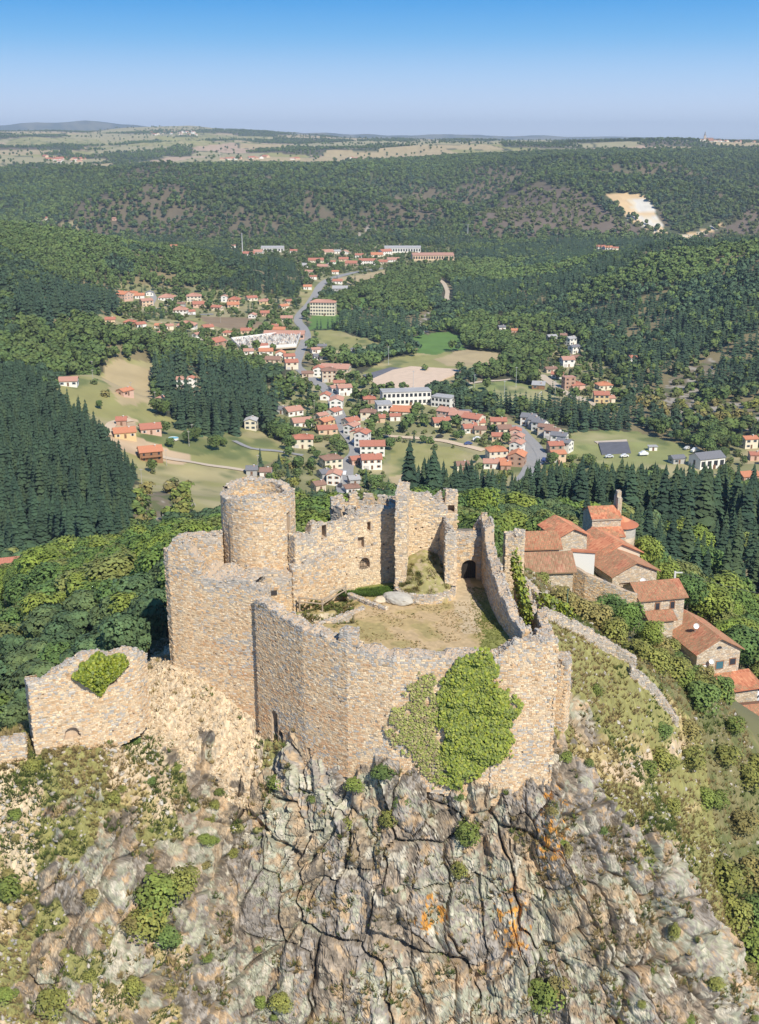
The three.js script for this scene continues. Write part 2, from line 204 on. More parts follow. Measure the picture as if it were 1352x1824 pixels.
function hillSpot(x, D) {
  const y = H(x, -D), e = .6, gx = (H(x + e, -D) - H(x - e, -D)) / (2 * e), gd = (H(x, -D - e) - H(x, -D + e)) / (2 * e), L = Math.hypot(gx, 1, gd), n = [-gx / L, 1 / L, gd / L], slope = Math.hypot(gx, gd);
  const big = f3(x / 7, y / 7, D / 7, 3, 81), mid = f3(x / 2.2, y / 2.2, D / 2.2, 3, 82);
  let rocky = slope * .85 + (big - .5) * 2.0 + (mid - .5) * 1.5 - .66;
  if (x < -8 && D < 99) rocky -= .78 * sstep(-8, -26, x) * sstep(100, 94, D) + .3 * sstep(-22, -34, x); rocky -= .5 * sstep(3.4, 0, Math.abs(x - 1.5 - (-12 - y) * .12)) * sstep(-21, -14, y);
  if (x > 17 && D > 95) rocky -= .95 * sstep(95, 99, D) * sstep(17, 20, x) + 1.2 * sstep(25, 29, x) * sstep(96, 100, D);
  if (x < -13 && D > 97) rocky -= .35;                                     // rubble fan under the west block
  { const q = ((x - 20.5) / 3.2) ** 2 + ((D - 103) / 3.4) ** 2; if (q < 1) rocky += 1.4 * (1 - q); }  // outcrop east of the corner
  rocky = sstep(0, .16, rocky);
  const a = x / (1 + Math.max(-.2, (-8 - y) / 60)) + 1.4 * (n2(x / 6, y / 6, 83) - .5), t = .9 * y + .42 * D + .8 * (n2(x / 5, y / 5, 84) - .5);
  const wu = .5 * (n2(x / 1.3, y / 1.3, 92) - .5), s1 = slabs(a + wu, t, 2.5, 6.2, 1), s2 = slabs(a + wu, t + wu, 1.0, 2.1, 2), s3 = slabs(a, t, .42, .75, 3), s5 = slabs(x, t * .9 + .3 * x, .24, .34, 9), s4 = slabs(a + 2 * wu, t, 5.6, 13, 4);
  const ease = (q, k) => q[0] * sstep(0, k, q[1]);
  let d = rocky * (ease(s4, .5) * 2.2 + ease(s1, .32) * 1.7 + ease(s2, .3) * .7 + ease(s3, .3) * .36 + s5[0] * .13 + .12 * (h3(x * 40 | 0, D * 60 | 0, 3, 5) - .5) - 1.1 * sstep(.05, .0, s4[1]) - .75 * sstep(.055, 0, s1[1]) * (s1[2] > .35 ? 1 : .2) - .2 * sstep(.08, 0, s2[1]));
  d += (1 - rocky) * (.35 * (mid - .5) + .16 * s3[0] + .3 * (f2(x / .5, t / .5, 2, 85) - .5) + (x < -12 && D > 96 ? .16 * s5[0] + .2 * ease(s3, .4) : .06 * s5[0])) + (big - .5) * 1.2 * sstep(.2, .7, slope);
  // colour: rock with lichens, bare earth, straw and turf
  const D0 = D, X0 = x; x += n[0] * d; const yy = y + n[1] * d; D -= n[2] * d;
  const g1 = f3(x / 1.1, yy / 1.1, D / 1.1, 4, 86), g2 = f3(x / 3.4, yy / 3.4, D / 3.4, 4, 87), g3 = f3(x / .35, yy / .35, D / .35, 2, 88), gr = h3(x * 64 | 0, D * 128 | 0, 1, 7) - .5, tone = .74 + .3 * s2[2] + .26 * (s3[2] - .5) + .22 * (s5[2] - .5) + .5 * (g3 - .5) + .22 * gr;
  let c;
  if (rocky > .45) {
    c = s1[2] < .34 ? [.34, .275, .205] : s1[2] < .7 ? [.335, .295, .25] : [.40, .315, .21];
    if (g2 > .50 && g1 + .3 * (g3 - .5) > .49) c = [.385, .375, .275];                       // pale green crust lichen
    if (g2 < .48 && g1 + .4 * (g3 - .5) > .55) c = [.19, .155, .115];                      // dark crust lichen
    if (g1 + .3 * (g3 - .5) < .36) c = [.50, .365, .225];                                   // fresh, iron-stained rock
    if (g1 > .64 && g2 > .4) c = [.52, .47, .37];
    const o = f3(x / .5, yy / .5, D / .5, 2, 89), ox = Math.min((x - 12.7) ** 2 + ((y + 24.5) / 1.6) ** 2, (x - 16.8) ** 2 + ((y + 17) / 2) ** 2, (x - 5) ** 2 + (y + 24) ** 2); if (o > .67 - .13 * sstep(3, 0, ox) && ox < 3.6) c = [.62, .30, .06];
    c = c.map(v => v * tone);
  } else {
    const w = f2(x / 2.6, t / 3.2, 4, 90), lush = sstep(.44, .62, f2(x / 7, t / 6, 3, 91) + (X0 > 15 ? .14 : 0) + (X0 < -16 && D0 < 92 ? -.02 : 0));
    c = w > .52 ? STRAW : w > .42 ? EARTH : BARE; if (X0 > 16 && D0 > 92) c = w > .58 ? EARTH : STRAW; if (lush > g3 * .9) c = TURF;
    if (X0 < -12 && D0 > 96.5) c = s5[2] > .4 ? [.60, .48, .33] : s3[2] > .5 ? [.50, .40, .27] : [.42, .36, .27];
    if (D0 > 118 || X0 < -30 && D0 > 93 || X0 > 38) c = g1 > .5 ? [.13, .14, .05] : [.2, .18, .08];
    c = c.map(v => v * (.78 + .4 * (g3 - .2) + .26 * (s3[2] - .5) + .2 * (s5[2] - .5) + .16 * g1 + .16 * gr));
  }
  return [x, yy, -D, c, rocky, slope, n];
}
const SOILSPOTS = [], ROCKSPOTS = [];
{
  const xs = [], ds = []; for (let x = -78; x < 78;) { xs.push(x); x += x < -47 || x > 46 ? .9 : x < -6 || x > 14 ? .078 : .1; } for (let d = 60; d < 126;) { ds.push(d); d += d < 74 ? .5 : d < 98.6 ? .068 : d < 108 ? .16 : .32; } ds.push(126);
  const P = [], C = [], I = [], W = xs.length, r = rng(5);
  for (const d of ds) for (const x of xs) { const s = hillSpot(x, d); P.push(s[0], s[1], s[2]); C.push(...s[3]); if (Math.abs(x) < 50 && d > 70 && r() < .3) (s[4] < .4 ? SOILSPOTS : ROCKSPOTS).push([s[0], s[1], s[2], s[5], x, d]); }
  for (let j = 0; j < ds.length - 1; j++) for (let i = 0; i < W - 1; i++) { const a = j * W + i; I.push(a, a + 1, a + W, a + 1, a + W + 1, a + W); }
  { const g = geom(P, I, C); g.deleteAttribute('normal'); structure('castle_hill', g, vcol(1)); }
}

// ---------------------------------------------------------------- masonry
const BLOCK = (() => { // one roughly dressed stone, 1 x 1 x 1, back left open
  const mk = s => { const r = rng(s), j = k => (r() - .5) * k, P = []; for (const [x, y] of [[-.5, -.5], [.5, -.5], [.5, .5], [-.5, .5]]) P.push([x + j(.1), y + j(.12), -.6]); for (const [x, y] of [[-.43, -.4], [.43, -.4], [.43, .4], [-.43, .4]]) P.push([x + j(.12), y + j(.16), .42 + j(.3)]); P.push([j(.3), j(.3), .52]); const I = [8, 4, 5, 8, 5, 6, 8, 6, 7, 8, 7, 4]; for (let k = 0; k < 4; k++) { const n = (k + 1) % 4; I.push(k, n, 4 + n, k, 4 + n, 4 + k); } return geom(P.flat(), I).toNonIndexed(); };
  return [11, 23, 37].map(s => { const g = mk(s); g.computeVertexNormals(); return g; });
})();
const LUMP = (() => [3, 8, 15].map(s => { const g = new THREE.IcosahedronGeometry(.5, 1), p = g.attributes.position, r = rng(s); for (let i = 0; i < p.count; i++) { const x = p.getX(i), y = p.getY(i), z = p.getZ(i), k = .72 + .5 * h3(Math.round(x * 9), Math.round(y * 9), Math.round(z * 9), s); p.setXYZ(i, x * k * 1.15, Math.max(-.3, y * k * .8), z * k); } g.computeVertexNormals(); return g; }))();
const mortar = vcol(1), stoneMat = std(1, 1, 1, .95);
const PAL = { warm: [[.62, .43, .245], [.66, .49, .305], [.57, .375, .205], [.69, .535, .345], [.60, .445, .275], [.51, .33, .18], [.53, .42, .295]], grey: [[.42, .38, .33], [.48, .44, .38], [.36, .33, .29], [.54, .48, .40], [.40, .37, .33]], pale: [[.73, .59, .40], [.67, .515, .335], [.61, .455, .28], [.70, .565, .39]], rust: [[.56, .35, .19], [.62, .42, .24], [.50, .30, .16], [.58, .45, .30]] };
const SINGLE = {}; Object.values(PAL).flat().forEach((c, i) => SINGLE[c] = std(...c));
/* one ruined wall. path: [[x, z, top, base], ...] along its outer face, outside on the right hand side of the walk turned toward +z;
   th thickness, holes [{s, w, y0, y1, arch, deep}], comb: battlements {step, gap, depth, from, to} */
function ruin(name, label, category, { path, th = 1.3, holes = [], rag = .5, comb, seed = 1, tone = 'warm', grey = 1.2, caps = 1, inner = true, outer = true, rust, single = 60, course = .165, end0, end1, putlog = 0 }) {
  const o = thing(name, label, category), R = rng(seed * 991), seg = []; let L = 0;
  for (let i = 0; i < path.length - 1; i++) { const [x0, z0] = path[i], [x1, z1] = path[i + 1], l = Math.hypot(x1 - x0, z1 - z0); seg.push({ s: L, l, a: path[i], b: path[i + 1], tx: (x1 - x0) / l, tz: (z1 - z0) / l, nx: -(z1 - z0) / l, nz: (x1 - x0) / l }); L += l; }
  const find = s => { let k = 0; while (k < seg.length - 1 && s >= seg[k + 1].s - 1e-6) k++; return k; };
  const nrm = seg.map((g, k) => { const p = seg[k - 1] || (Math.hypot(path[0][0] - path.at(-1)[0], path[0][1] - path.at(-1)[1]) < .01 ? seg.at(-1) : g); const x = g.nx + p.nx, z = g.nz + p.nz, q = Math.hypot(x, z), c = (x * g.nx + z * g.nz) / q; return [x / q / Math.max(.5, c), z / q / Math.max(.5, c)]; });
  const last = seg.at(-1), shut = Math.hypot(path[0][0] - path.at(-1)[0], path[0][1] - path.at(-1)[1]) < .01; nrm.push(shut ? nrm[0] : [last.nx, last.nz]);
  const place = s => { const k = find(s), g = seg[k], t = clamp((s - g.s) / g.l), n = [mix(nrm[k][0], nrm[k + 1][0], t), mix(nrm[k][1], nrm[k + 1][1], t)]; return { x: g.a[0] + g.tx * (s - g.s), z: g.a[1] + g.tz * (s - g.s), m: n, nx: g.nx, nz: g.nz, base: mix(g.a[3], g.b[3], t), top0: mix(g.a[2], g.b[2], t), turn: Math.atan2(g.nx, g.nz) }; };
  const topOf = (s, k = 0) => { const p = place(clamp(s, 0, L)); let y = p.top0; if (comb && s > comb.from && s < comb.to && (s - comb.from) % comb.step > comb.step - comb.gap) y -= comb.depth; return y + rag * ((n2(s / .55 + seed * 9, k, seed) - .5) * .9 + (n2(s / 2.3 + seed * 5, k * .3, seed + 3) - .5) * 1.1); };
  for (let i = 0; i < putlog; i++) { const s = .8 + R() * (L - 1.6), p = place(s); holes.push({ s, w: .2, y0: p.base + 1.2 + R() * (p.top0 - p.base - 2.4), deep: .5, h: .2 }); }
  for (const h of holes) { h.y1 ??= h.y0 + h.h; h.a = h.s - h.w / 2; h.b = h.s + h.w / 2; h.crown = s => h.arch ? h.y1 - (h.w / 2) + Math.sqrt(Math.max(0, (h.w / 2) ** 2 - (s - h.s) ** 2)) : h.y1; }
  // core: mortar body with real openings
  const cuts = new Set([0, L]); for (let s = .4; s < L - .2; s += .4) cuts.add(+s.toFixed(3)); seg.forEach(g => cuts.add(+g.s.toFixed(3))); for (const h of holes) { const n = h.arch ? 8 : 1; for (let i = 0; i <= n; i++) cuts.add(+(h.a + (h.b - h.a) * i / n).toFixed(3)); }
  const S = [...cuts].filter(s => s >= 0 && s <= L).sort((a, b) => a - b).filter((s, i, A) => !i || s - A[i - 1] > .004), P = [], C = [], UVs = [];
  const tri = (...q) => { for (const v of q) P.push(...v); const k = .44 + .1 * R(); for (let i = 0; i < q.length; i++) { const g = .9 + .2 * n3(q[i][0] * 2, q[i][1] * 2, q[i][2] * 2, 4); C.push(k * g, k * .76 * g, k * .53 * g); } };
  const quad = (a, b, c, d) => tri(a, b, c, a, c, d);
  const O = (s, y) => { const p = place(s); return [p.x, y, p.z]; }, N = (s, y, d = th) => { const p = place(s); return [p.x - p.m[0] * d, y, p.z - p.m[1] * d]; };
  for (let i = 0; i < S.length - 1; i++) {
    const s0 = S[i], s1 = S[i + 1], sm = (s0 + s1) / 2, b0 = place(s0).base, b1 = place(s1 - 1e-4).base, t0 = topOf(s0), t1 = topOf(s1), u0 = topOf(s0, 3), u1 = topOf(s1, 3);
    const hs = holes.filter(h => h.a < sm && h.b > sm).sort((a, b) => a.y0 - b.y0); let lo = [b0, b1], lo2 = [b0, b1];
    for (const h of hs) {
      const c0 = Math.max(h.y0 + .02, h.crown(s0)), c1 = Math.max(h.y0 + .02, h.crown(s1)), dp = h.deep ?? th, thru = dp >= th;
      quad(O(s0, lo[0]), O(s1, lo[1]), O(s1, h.y0), O(s0, h.y0)); lo = [c0, c1];
      quad(O(s0, h.y0), O(s1, h.y0), N(s1, h.y0, dp), N(s0, h.y0, dp)); quad(O(s1, c1), O(s0, c0), N(s0, c0, dp), N(s1, c1, dp));
      if (Math.abs(s0 - h.a) < .01) quad(O(s0, h.y0), N(s0, h.y0, dp), N(s0, c0, dp), O(s0, c0)); if (Math.abs(s1 - h.b) < .01) quad(N(s1, h.y0, dp), O(s1, h.y0), O(s1, c1), N(s1, c1, dp));
      if (thru) { quad(N(s1, lo2[1]), N(s0, lo2[0]), N(s0, h.y0), N(s1, h.y0)); lo2 = [c0, c1]; } else quad(N(s0, h.y0, dp), N(s1, h.y0, dp), N(s1, c1, dp), N(s0, c0, dp));
    }
    quad(O(s0, lo[0]), O(s1, lo[1]), O(s1, t1), O(s0, t0)); quad(N(s1, lo2[1]), N(s0, lo2[0]), N(s0, u0), N(s1, u1)); quad(O(s0, t0), O(s1, t1), N(s1, u1), N(s0, u0));
  }
  if (!shut) { quad(N(0, place(0).base), O(0, place(0).base), O(0, topOf(0)), N(0, topOf(0, 3))); const b = place(L - 1e-4).base; quad(O(L, b), N(L, b), N(L, topOf(L, 3)), O(L, topOf(L))); }
  mesh('wall_core', geom(P, null, C), mortar, o);
  // facing stones, course by course, then the rubble of the broken crest
  const lists = [[], [], []], singles = [], big = [];
  const face = (s0, s1, inn, pos) => {
    let yLo = 1e9, yHi = -1e9; for (let s = s0; s <= s1; s += .3) { yLo = Math.min(yLo, place(s).base); yHi = Math.max(yHi, topOf(s, inn ? 3 : 0)); }
    for (let y = yLo; y < yHi;) {
      const ch = course * (.7 + .75 * R()); let s = s0 - R() * .3;
      while (s < s1) {
        const len = clamp(course * (1.1 + 2.9 * R() * R()), .16, .95), sc = s + len / 2; s += len; if (sc < s0 || sc > s1) { if (sc > s1) break; continue; }
        const yy = y + ch / 2 + (n2(sc * .8, y, 5) - .5) * .14, q = pos(sc), T = topOf(sc, inn ? 3 : 0); if (yy < q.base - .1 || yy > T - .02) continue;
        if (holes.some(h => (!inn || (h.deep ?? th) >= th) && sc > h.a - len * .3 && sc < h.b + len * .3 && yy > h.y0 - ch * .3 && yy < h.crown(clamp(sc, h.a, h.b)) + ch * .3)) continue;
        const gr = grey * .55 * Math.exp(-(T - yy) / 1.1) + .05 + .45 * sstep(.56, .76, f2(sc / 3.5 + seed * 7, yy / 2.2, 3, 14)), rs = rust ? sstep(.4, .6, f2(sc / 5, yy / 1.5, 2, 19)) * rust(sc, yy) : 0;
        const pal = R() < gr ? PAL.grey : R() < rs ? PAL.rust : R() < .2 ? PAL.pale : PAL[tone], c = pal[R() * pal.length | 0], m = (.9 + .24 * R()) * (R() < .02 ? .6 : 1), out = .015 + .07 * R() * R();
        const rec = [q.x + q.nx * (out - .1), yy, q.z + q.nz * (out - .1), len * .97, ch * .96, .2, (R() - .5) * .1, q.turn + (R() - .5) * .12, (R() - .5) * .1 + (R() < .5 ? Math.PI : 0), c[0] * m, c[1] * m, c[2] * m];
        if (!inn && len > .5 && ch > course * .95 && singles.length < single) singles.push([rec, c]); else lists[R() * 3 | 0].push(rec);
      }
      y += ch;
    }
  };
  for (const g of seg) {
    if (outer) face(g.s, g.s + g.l - 1e-4, false, s => { const p = place(s); return { ...p, x: p.x, z: p.z }; });
    if (inner) { const k = seg.indexOf(g); face(g.s, g.s + g.l - 1e-4, true, s => { const p = place(s); return { base: p.base, x: p.x - p.m[0] * th, z: p.z - p.m[1] * th, nx: -g.nx, nz: -g.nz, turn: Math.atan2(-g.nx, -g.nz) }; }); }
  }
  for (const [s, sg] of shut ? [] : [[0, -1], [L, 1]]) { const p = place(clamp(s, .001, L - .001)), g = seg[find(clamp(s, .001, L - .001))]; for (let y = p.base; y < topOf(s) - .05;) { const ch = course * (.8 + .7 * R()); for (let d = .02; d < th - .05;) { const w = Math.min(th - d, course * (1 + 1.8 * R())), pal = R() < .35 ? PAL.grey : PAL[tone], c = pal[R() * pal.length | 0], m = .8 + .35 * R(), out = .02 + .06 * R(); lists[R() * 3 | 0].push([p.x - p.m[0] * (d + w / 2) + g.tx * sg * (out - .1), y + ch / 2, p.z - p.m[1] * (d + w / 2) + g.tz * sg * (out - .1), w * .97, ch * .96, .2, 0, Math.atan2(g.tx * sg, g.tz * sg), 0, c[0] * m, c[1] * m, c[2] * m]); d += w; } y += ch; } }
  lists.forEach((l, i) => { if (l.length) copies('stones', BLOCK[i], stoneMat, l, o); });
  const rub = [[], [], []];
  if (caps) for (let s = 0; s < L; s += .16 / caps) for (let d = .05; d < th; d += .2) { if (R() < .2) continue; const ss = s + R() * .2, p = place(clamp(ss, 0, L)), dd = clamp(d + (R() - .5) * .2, 0, th), z = .10 + .2 * R() * R(), pal = R() < .8 ? PAL.grey : R() < .5 ? PAL.pale : PAL[tone], c = pal[R() * pal.length | 0], m = .68 + .34 * R(), T = mix(topOf(ss), topOf(ss, 3), dd / th); const rec = [p.x - p.m[0] * dd, T - .02 + z * .1, p.z - p.m[1] * dd, z * 1.3, z, z * 1.1, (R() - .5) * .6, R() * 6.3, (R() - .5) * .6, c[0] * m, c[1] * m, c[2] * m]; if (z > .27 && big.length < 25) big.push([rec, c]); else rub[R() * 3 | 0].push(rec); }
  rub.forEach((l, i) => { if (l.length) copies('crest_rubble', LUMP[i], stoneMat, l, o); });
  for (const [list, shp] of [[singles, BLOCK], [big, LUMP]]) list.forEach(([t, c], i) => { const m = mesh('stone', shp[i % 3], SINGLE[c], o); m.position.set(t[0], t[1], t[2]); m.scale.set(t[3], t[4], t[5]); m.rotation.set(t[6], t[7], t[8], 'YXZ'); });
  return o;
}
// ---- curtain along the cliff edge, from the crack in the west to the east corner
ruin('curtain_wall', 'long faceted curtain wall of tan rubble stone rising from the cliff edge', 'castle wall', { seed: 1, rag: .5, th: 1.5, single: 260, putlog: 26, rust: (s, y) => y < -6 && s < 14 ? .8 : .15,
  path: [[-12.45, -103.35, 2.6, -14], [-7.3, -98.0, 1.9, -13], [-3.0, -95.3, 1.4, -12.6], [1.3, -94.2, .75, -13], [10.6, -94.2, .75, -14.5]],
  holes: [{ s: 2.6, w: 1.0, y0: -12.8, y1: -8.7, arch: 1, deep: 1.1 }, { s: 3.5, w: .8, y0: -13, y1: -10.6, arch: 1, deep: 1.1 }, { s: 7.8, w: .45, y0: -12, h: 1.2, deep: 1 }, { s: 18.2, w: .6, y0: -7.4, h: 1.2, deep: 1 }] });
ruin('corner_block', 'tall square ended wall block at the east corner beside the ivy', 'castle wall', { seed: 2, rag: .45, th: 1.6, single: 200, putlog: 6, path: [[10.62, -94.05, .9, -15], [12.6, -94.1, 2.2, -15], [16.5, -94.7, 2.3, -15.5], [16.3, -98, 2.0, -11]] });
ruin('corner_pier', 'short stub of a pier standing on the curtain crest above the bend', 'castle wall', { seed: 3, rag: .3, th: 1.2, single: 8, path: [[-3.7, -95.85, 2.5, .3], [-2.95, -95.38, 2.7, .3], [-2.2, -95.2, 2.5, .3]] });
// ---- west block and its raised spur
ruin('west_block', 'massive square block of ochre masonry below the round tower', 'castle wall', { seed: 4, rag: .6, th: 3.6, single: 260, putlog: 8, grey: 2, caps: .8, rust: (s, y) => y < -3 ? .85 : .1,
  path: [[-18.4, -106.0, 4.3, -12], [-15.2, -105.0, 4.2, -13], [-12.9, -104.2, 3.9, -15], [-11.7, -103.9, 3.5, -15], [-11.2, -107.0, 3.0, -3]] });
ruin('west_spur', 'stepped upright edge of wall at the outer end of the west block', 'castle wall', { seed: 5, rag: .35, th: 1.6, single: 120, path: [[-21.9, -113.5, 4.8, -8], [-22.0, -107.5, 6.6, -8], [-21.5, -106.9, 6.6, -8.5], [-20.9, -106.7, 8.0, -8.5], [-20.1, -106.4, 8.1, -9], [-19.2, -106.2, 6.9, -9.5], [-18.3, -105.9, 5.4, -10]] });
ruin('spur_wall', 'low wall with a slanted lintel joining the spur to the round tower', 'castle wall', { seed: 6, rag: .35, th: 1.2, single: 40, path: [[-20.6, -109.6, 6.9, -4], [-16.4, -110.2, 7.2, -4]], holes: [{ s: 1.9, w: .7, y0: 3.3, h: 1.3, deep: .8 }] });
// ---- round tower
{
  const cx = -12.75, cz = -112.2, r = 3.85, n = 28, path = []; for (let i = 0; i <= n; i++) { const a = -Math.PI * .5 - .2 - i / n * Math.PI * 2, top = 11.4 + .25 * Math.sin(a * 2 + 1); path.push([cx - Math.sin(a) * r * -1, cz + Math.cos(a) * r, top, -3]); }
  path[n] = path[0].slice(); const P = path[0][0] - path[1][0]; const cw = (path[1][0] - cx) * (path[0][1] - cz) - (path[0][0] - cx) * (path[1][1] - cz); if (cw < 0) path.reverse();
  let Lx = 0, best = [1e9, 0]; for (let i = 0; i < n; i++) { const a = path[i], b = path[i + 1]; const m = [(a[0] + b[0]) / 2, (a[1] + b[1]) / 2], q = Math.hypot(m[0] - (cx + 3.2), m[1] - (cz + 2.1)); Lx += Math.hypot(a[0] - b[0], a[1] - b[1]); if (q < best[0]) best = [q, Lx - .4]; }
  const o = ruin('round_tower', 'tall roofless round tower of tan stone with a broken rim', 'tower', { seed: 7, rag: .38, th: .95, single: 200, grey: 1.0, path, holes: [{ s: best[1], w: .62, y0: 7.2, h: 2.3, deep: .8 }] });
  const rod = mesh('lightning_rod', new THREE.CylinderGeometry(.035, .035, 9, 6), std(.12, .11, .1, .6), o); rod.position.set(cx - 2.75, 4.4, cz + 2.82);
  const fl = mesh('tower_floor', new THREE.CylinderGeometry(2.9, 2.9, .5, 24), std(.42, .36, .24), o); fl.position.set(cx, 9.2, cz);
  const pl = mesh('plaque', new THREE.BoxGeometry(.6, .5, .06), std(.05, .045, .045, .5), o); pl.position.set(-10.9, 1.6, -107.65); pl.rotation.y = .3;
}
ruin('tower_skirt', 'battered masonry skirt at the foot of the round tower on the court side', 'castle wall', { seed: 8, rag: .3, th: 2, single: 60, caps: .6, path: [[-13.6, -107.6, 4.2, -3], [-11.2, -107.7, 3.9, -3], [-9.2, -108.2, 3.5, -3], [-8.5, -109.8, 3.9, -3]] });
// ---- north wall behind the court, two storeys, with battlements on the bastion
ruin('north_wall', 'high inner wall with a barred window at the back of the court', 'castle wall', { seed: 9, rag: .6, th: 1.2, single: 220, putlog: 8, grey: 1.4, tone: 'pale',
  path: [[-8.7, -109.0, 7.2, -1], [-7.2, -110.2, 6.9, -1], [-7.0, -110.3, 7.9, -1], [-4.6, -112.0, 7.6, -1], [-2.2, -113.2, 8.5, -1], [1.9, -114.8, 8.7, -1]],
  holes: [{ s: 8.4, w: 1.2, y0: 2.1, y1: 3.3, arch: 1, deep: .7 }, { s: 8.0, w: .7, y0: 4.5, h: 1.2, deep: .6 }, { s: 6.2, w: .3, y0: 1.5, h: .35, deep: .6 }, { s: .6, w: .7, y0: 2.6, h: .8, deep: .9 }, { s: 3.6, w: .55, y0: 6.4, h: 1.4, deep: 1.4 }, { s: 8.9, w: .4, y0: 6.3, h: 1.0, deep: .9 }] });
{ // iron bars in the arched window
  const o = thing('window_grille', 'iron bars set in the arched window of the inner wall', 'grille', [-1.62, 2.1, -113.2], Math.atan2(.36, .93)); const m = std(.03, .028, .026, .5);
  for (let i = 0; i < 6; i++) { const b = mesh('bar', new THREE.CylinderGeometry(.025, .025, i === 0 || i === 5 ? .8 : 1.1, 6), m, o); b.position.set(-.45 + i * .18, .55, 0); } for (const y of [.3, .75]) { const b = mesh('cross_bar', new THREE.BoxGeometry(1.1, .05, .03), m, o); b.position.set(0, y, 0); }
}
ruin('north_ledge', 'thick lower ledge of grey stone along the foot of the inner wall', 'castle wall', { seed: 10, rag: .5, th: .9, single: 30, grey: 1.6, path: [[-8.9, -108.2, 4.3, -1], [-6.0, -110.2, 4.4, -1], [-3.6, -111.9, 5.0, -1]] });
ruin('bastion', 'grey crenellated bastion rising behind the inner wall', 'castle tower', { seed: 11, rag: .25, th: .8, single: 60, tone: 'grey', grey: 1.4, path: [[-5.3, -119.2, 8.0, 0], [-5.3, -117.4, 7.9, 0], [-3.4, -115.4, 8.2, 0], [1.9, -116.2, 8.2, 0], [1.9, -120, 8.2, 0]], comb: { from: .3, to: 30, step: 1.9, gap: .8, depth: 1.1 } });
ruin('bastion_parapet', 'far parapet of the crenellated bastion seen over its near side', 'castle wall', { seed: 12, rag: .2, th: .7, single: 30, tone: 'warm', path: [[-5.2, -119.6, 8.0, 0], [-2.6, -121, 8.2, 0], [1.8, -120.4, 7.8, 0]], comb: { from: .4, to: 30, step: 1.7, gap: .7, depth: .9 } });
// ---- keep: two side walls, a back wall and a grassy heap inside a low apron
ruin('keep_ruin', 'tall broken back wall of the keep with scattered holes', 'castle wall', { seed: 13, rag: .5, th: 1.4, single: 160, putlog: 8, tone: 'pale', grey: 1.4, path: [[2.6, -115.2, 9.9, -1], [5.2, -115.2, 9.7, -1], [6.1, -115.2, 8.6, -1], [7.3, -115.2, 7.9, -1]] });
ruin('keep_west_wall', 'narrow upright end of the keep side wall next to the inner wall', 'castle wall', { seed: 14, rag: .3, th: 5, single: 60, tone: 'pale', path: [[1.7, -111.2, 11.2, -1], [2.75, -111.1, 11.0, -1]] });
ruin('keep_east_wall', 'ragged jamb of the keep beside the gate', 'castle wall', { seed: 15, rag: .6, th: 4.5, single: 50, tone: 'pale', grey: 1.4, path: [[6.95, -110.8, 6.9, -1], [7.9, -110.8, 7.5, -1], [8.15, -110.9, 5.4, -1]] });
ruin('keep_turret', 'small leaning chunk of upper masonry on the keep corner', 'castle wall', { seed: 16, rag: .4, th: 1.3, single: 20, tone: 'pale', path: [[5.9, -117.2, 8.9, 3], [6.5, -117.0, 9.3, 3], [7.1, -117.0, 8.2, 3], [7.3, -117.0, 9.6, 3], [8.5, -117.0, 9.5, 3]], holes: [{ s: 2.0, w: .7, y0: 7.3, h: .8, deep: 1.0 }] });
{
  const path = []; for (let i = 0; i <= 10; i++) { const t = i / 10, a = Math.PI * (1 - t); path.push([4.9 + Math.cos(a) * 3.2, -110.6 + Math.sin(a) * 2.3, .95, -1]); }
  ruin('apron_wall', 'low curved retaining wall round the grassy heap of the keep', 'castle wall', { seed: 17, rag: .15, th: .55, single: 30, tone: 'pale', grey: 2, path });
}
// ---- gate wall and the passage behind it
ruin('gate_wall', 'gate wall with a dark round arched doorway at the back of the court', 'castle wall', { seed: 18, rag: .3, th: 1.2, single: 60, grey: 1.8, rust: (s, y) => y < 4.2 ? .5 : 0, path: [[7.9, -115.0, 5.2, -1], [11.6, -115.4, 5.2, -1]], holes: [{ s: 1.95, w: 1.75, y0: -.6, y1: 2.35, arch: 1 }] });
{ const o = thing('gate_passage', 'dark vaulted passage behind the arched doorway', 'passage'), m = std(.2, .17, .13), gm = std(.022, .018, .016, .8); for (const [n, w, h, d, x, y, z] of [['passage_wall', .5, 4, 5, 8.6, 1.2, -118.9], ['passage_wall', .5, 4, 5, 11.3, 1.2, -119.1], ['vault', 3.4, .6, 5.2, 9.95, 3.5, -118.95], ['passage_wall', 3.2, 4, .4, 9.95, 1.2, -121.6], ['gate_board', .42, 3.2, .1, 9.08, .9, -115.75], ['gate_board', .42, 3.2, .1, 9.52, .9, -115.8], ['gate_board', .42, 3.2, .1, 9.96, .9, -115.85], ['gate_board', .42, 3.2, .1, 10.4, .9, -115.9], ['gate_board', .3, 3.2, .1, 10.8, .9, -115.95]]) { const b = mesh(n, new THREE.BoxGeometry(w, h, d), n === 'gate_board' ? gm : m, o); b.position.set(x, y, z); } }
ruin('gate_gable', 'pointed fragment of wall above and behind the gate', 'castle wall', { seed: 19, rag: .3, th: .8, single: 10, path: [[10.4, -117, 5.6, 4], [11.2, -116.9, 6.9, 4], [11.7, -116.8, 7.0, 4]] });
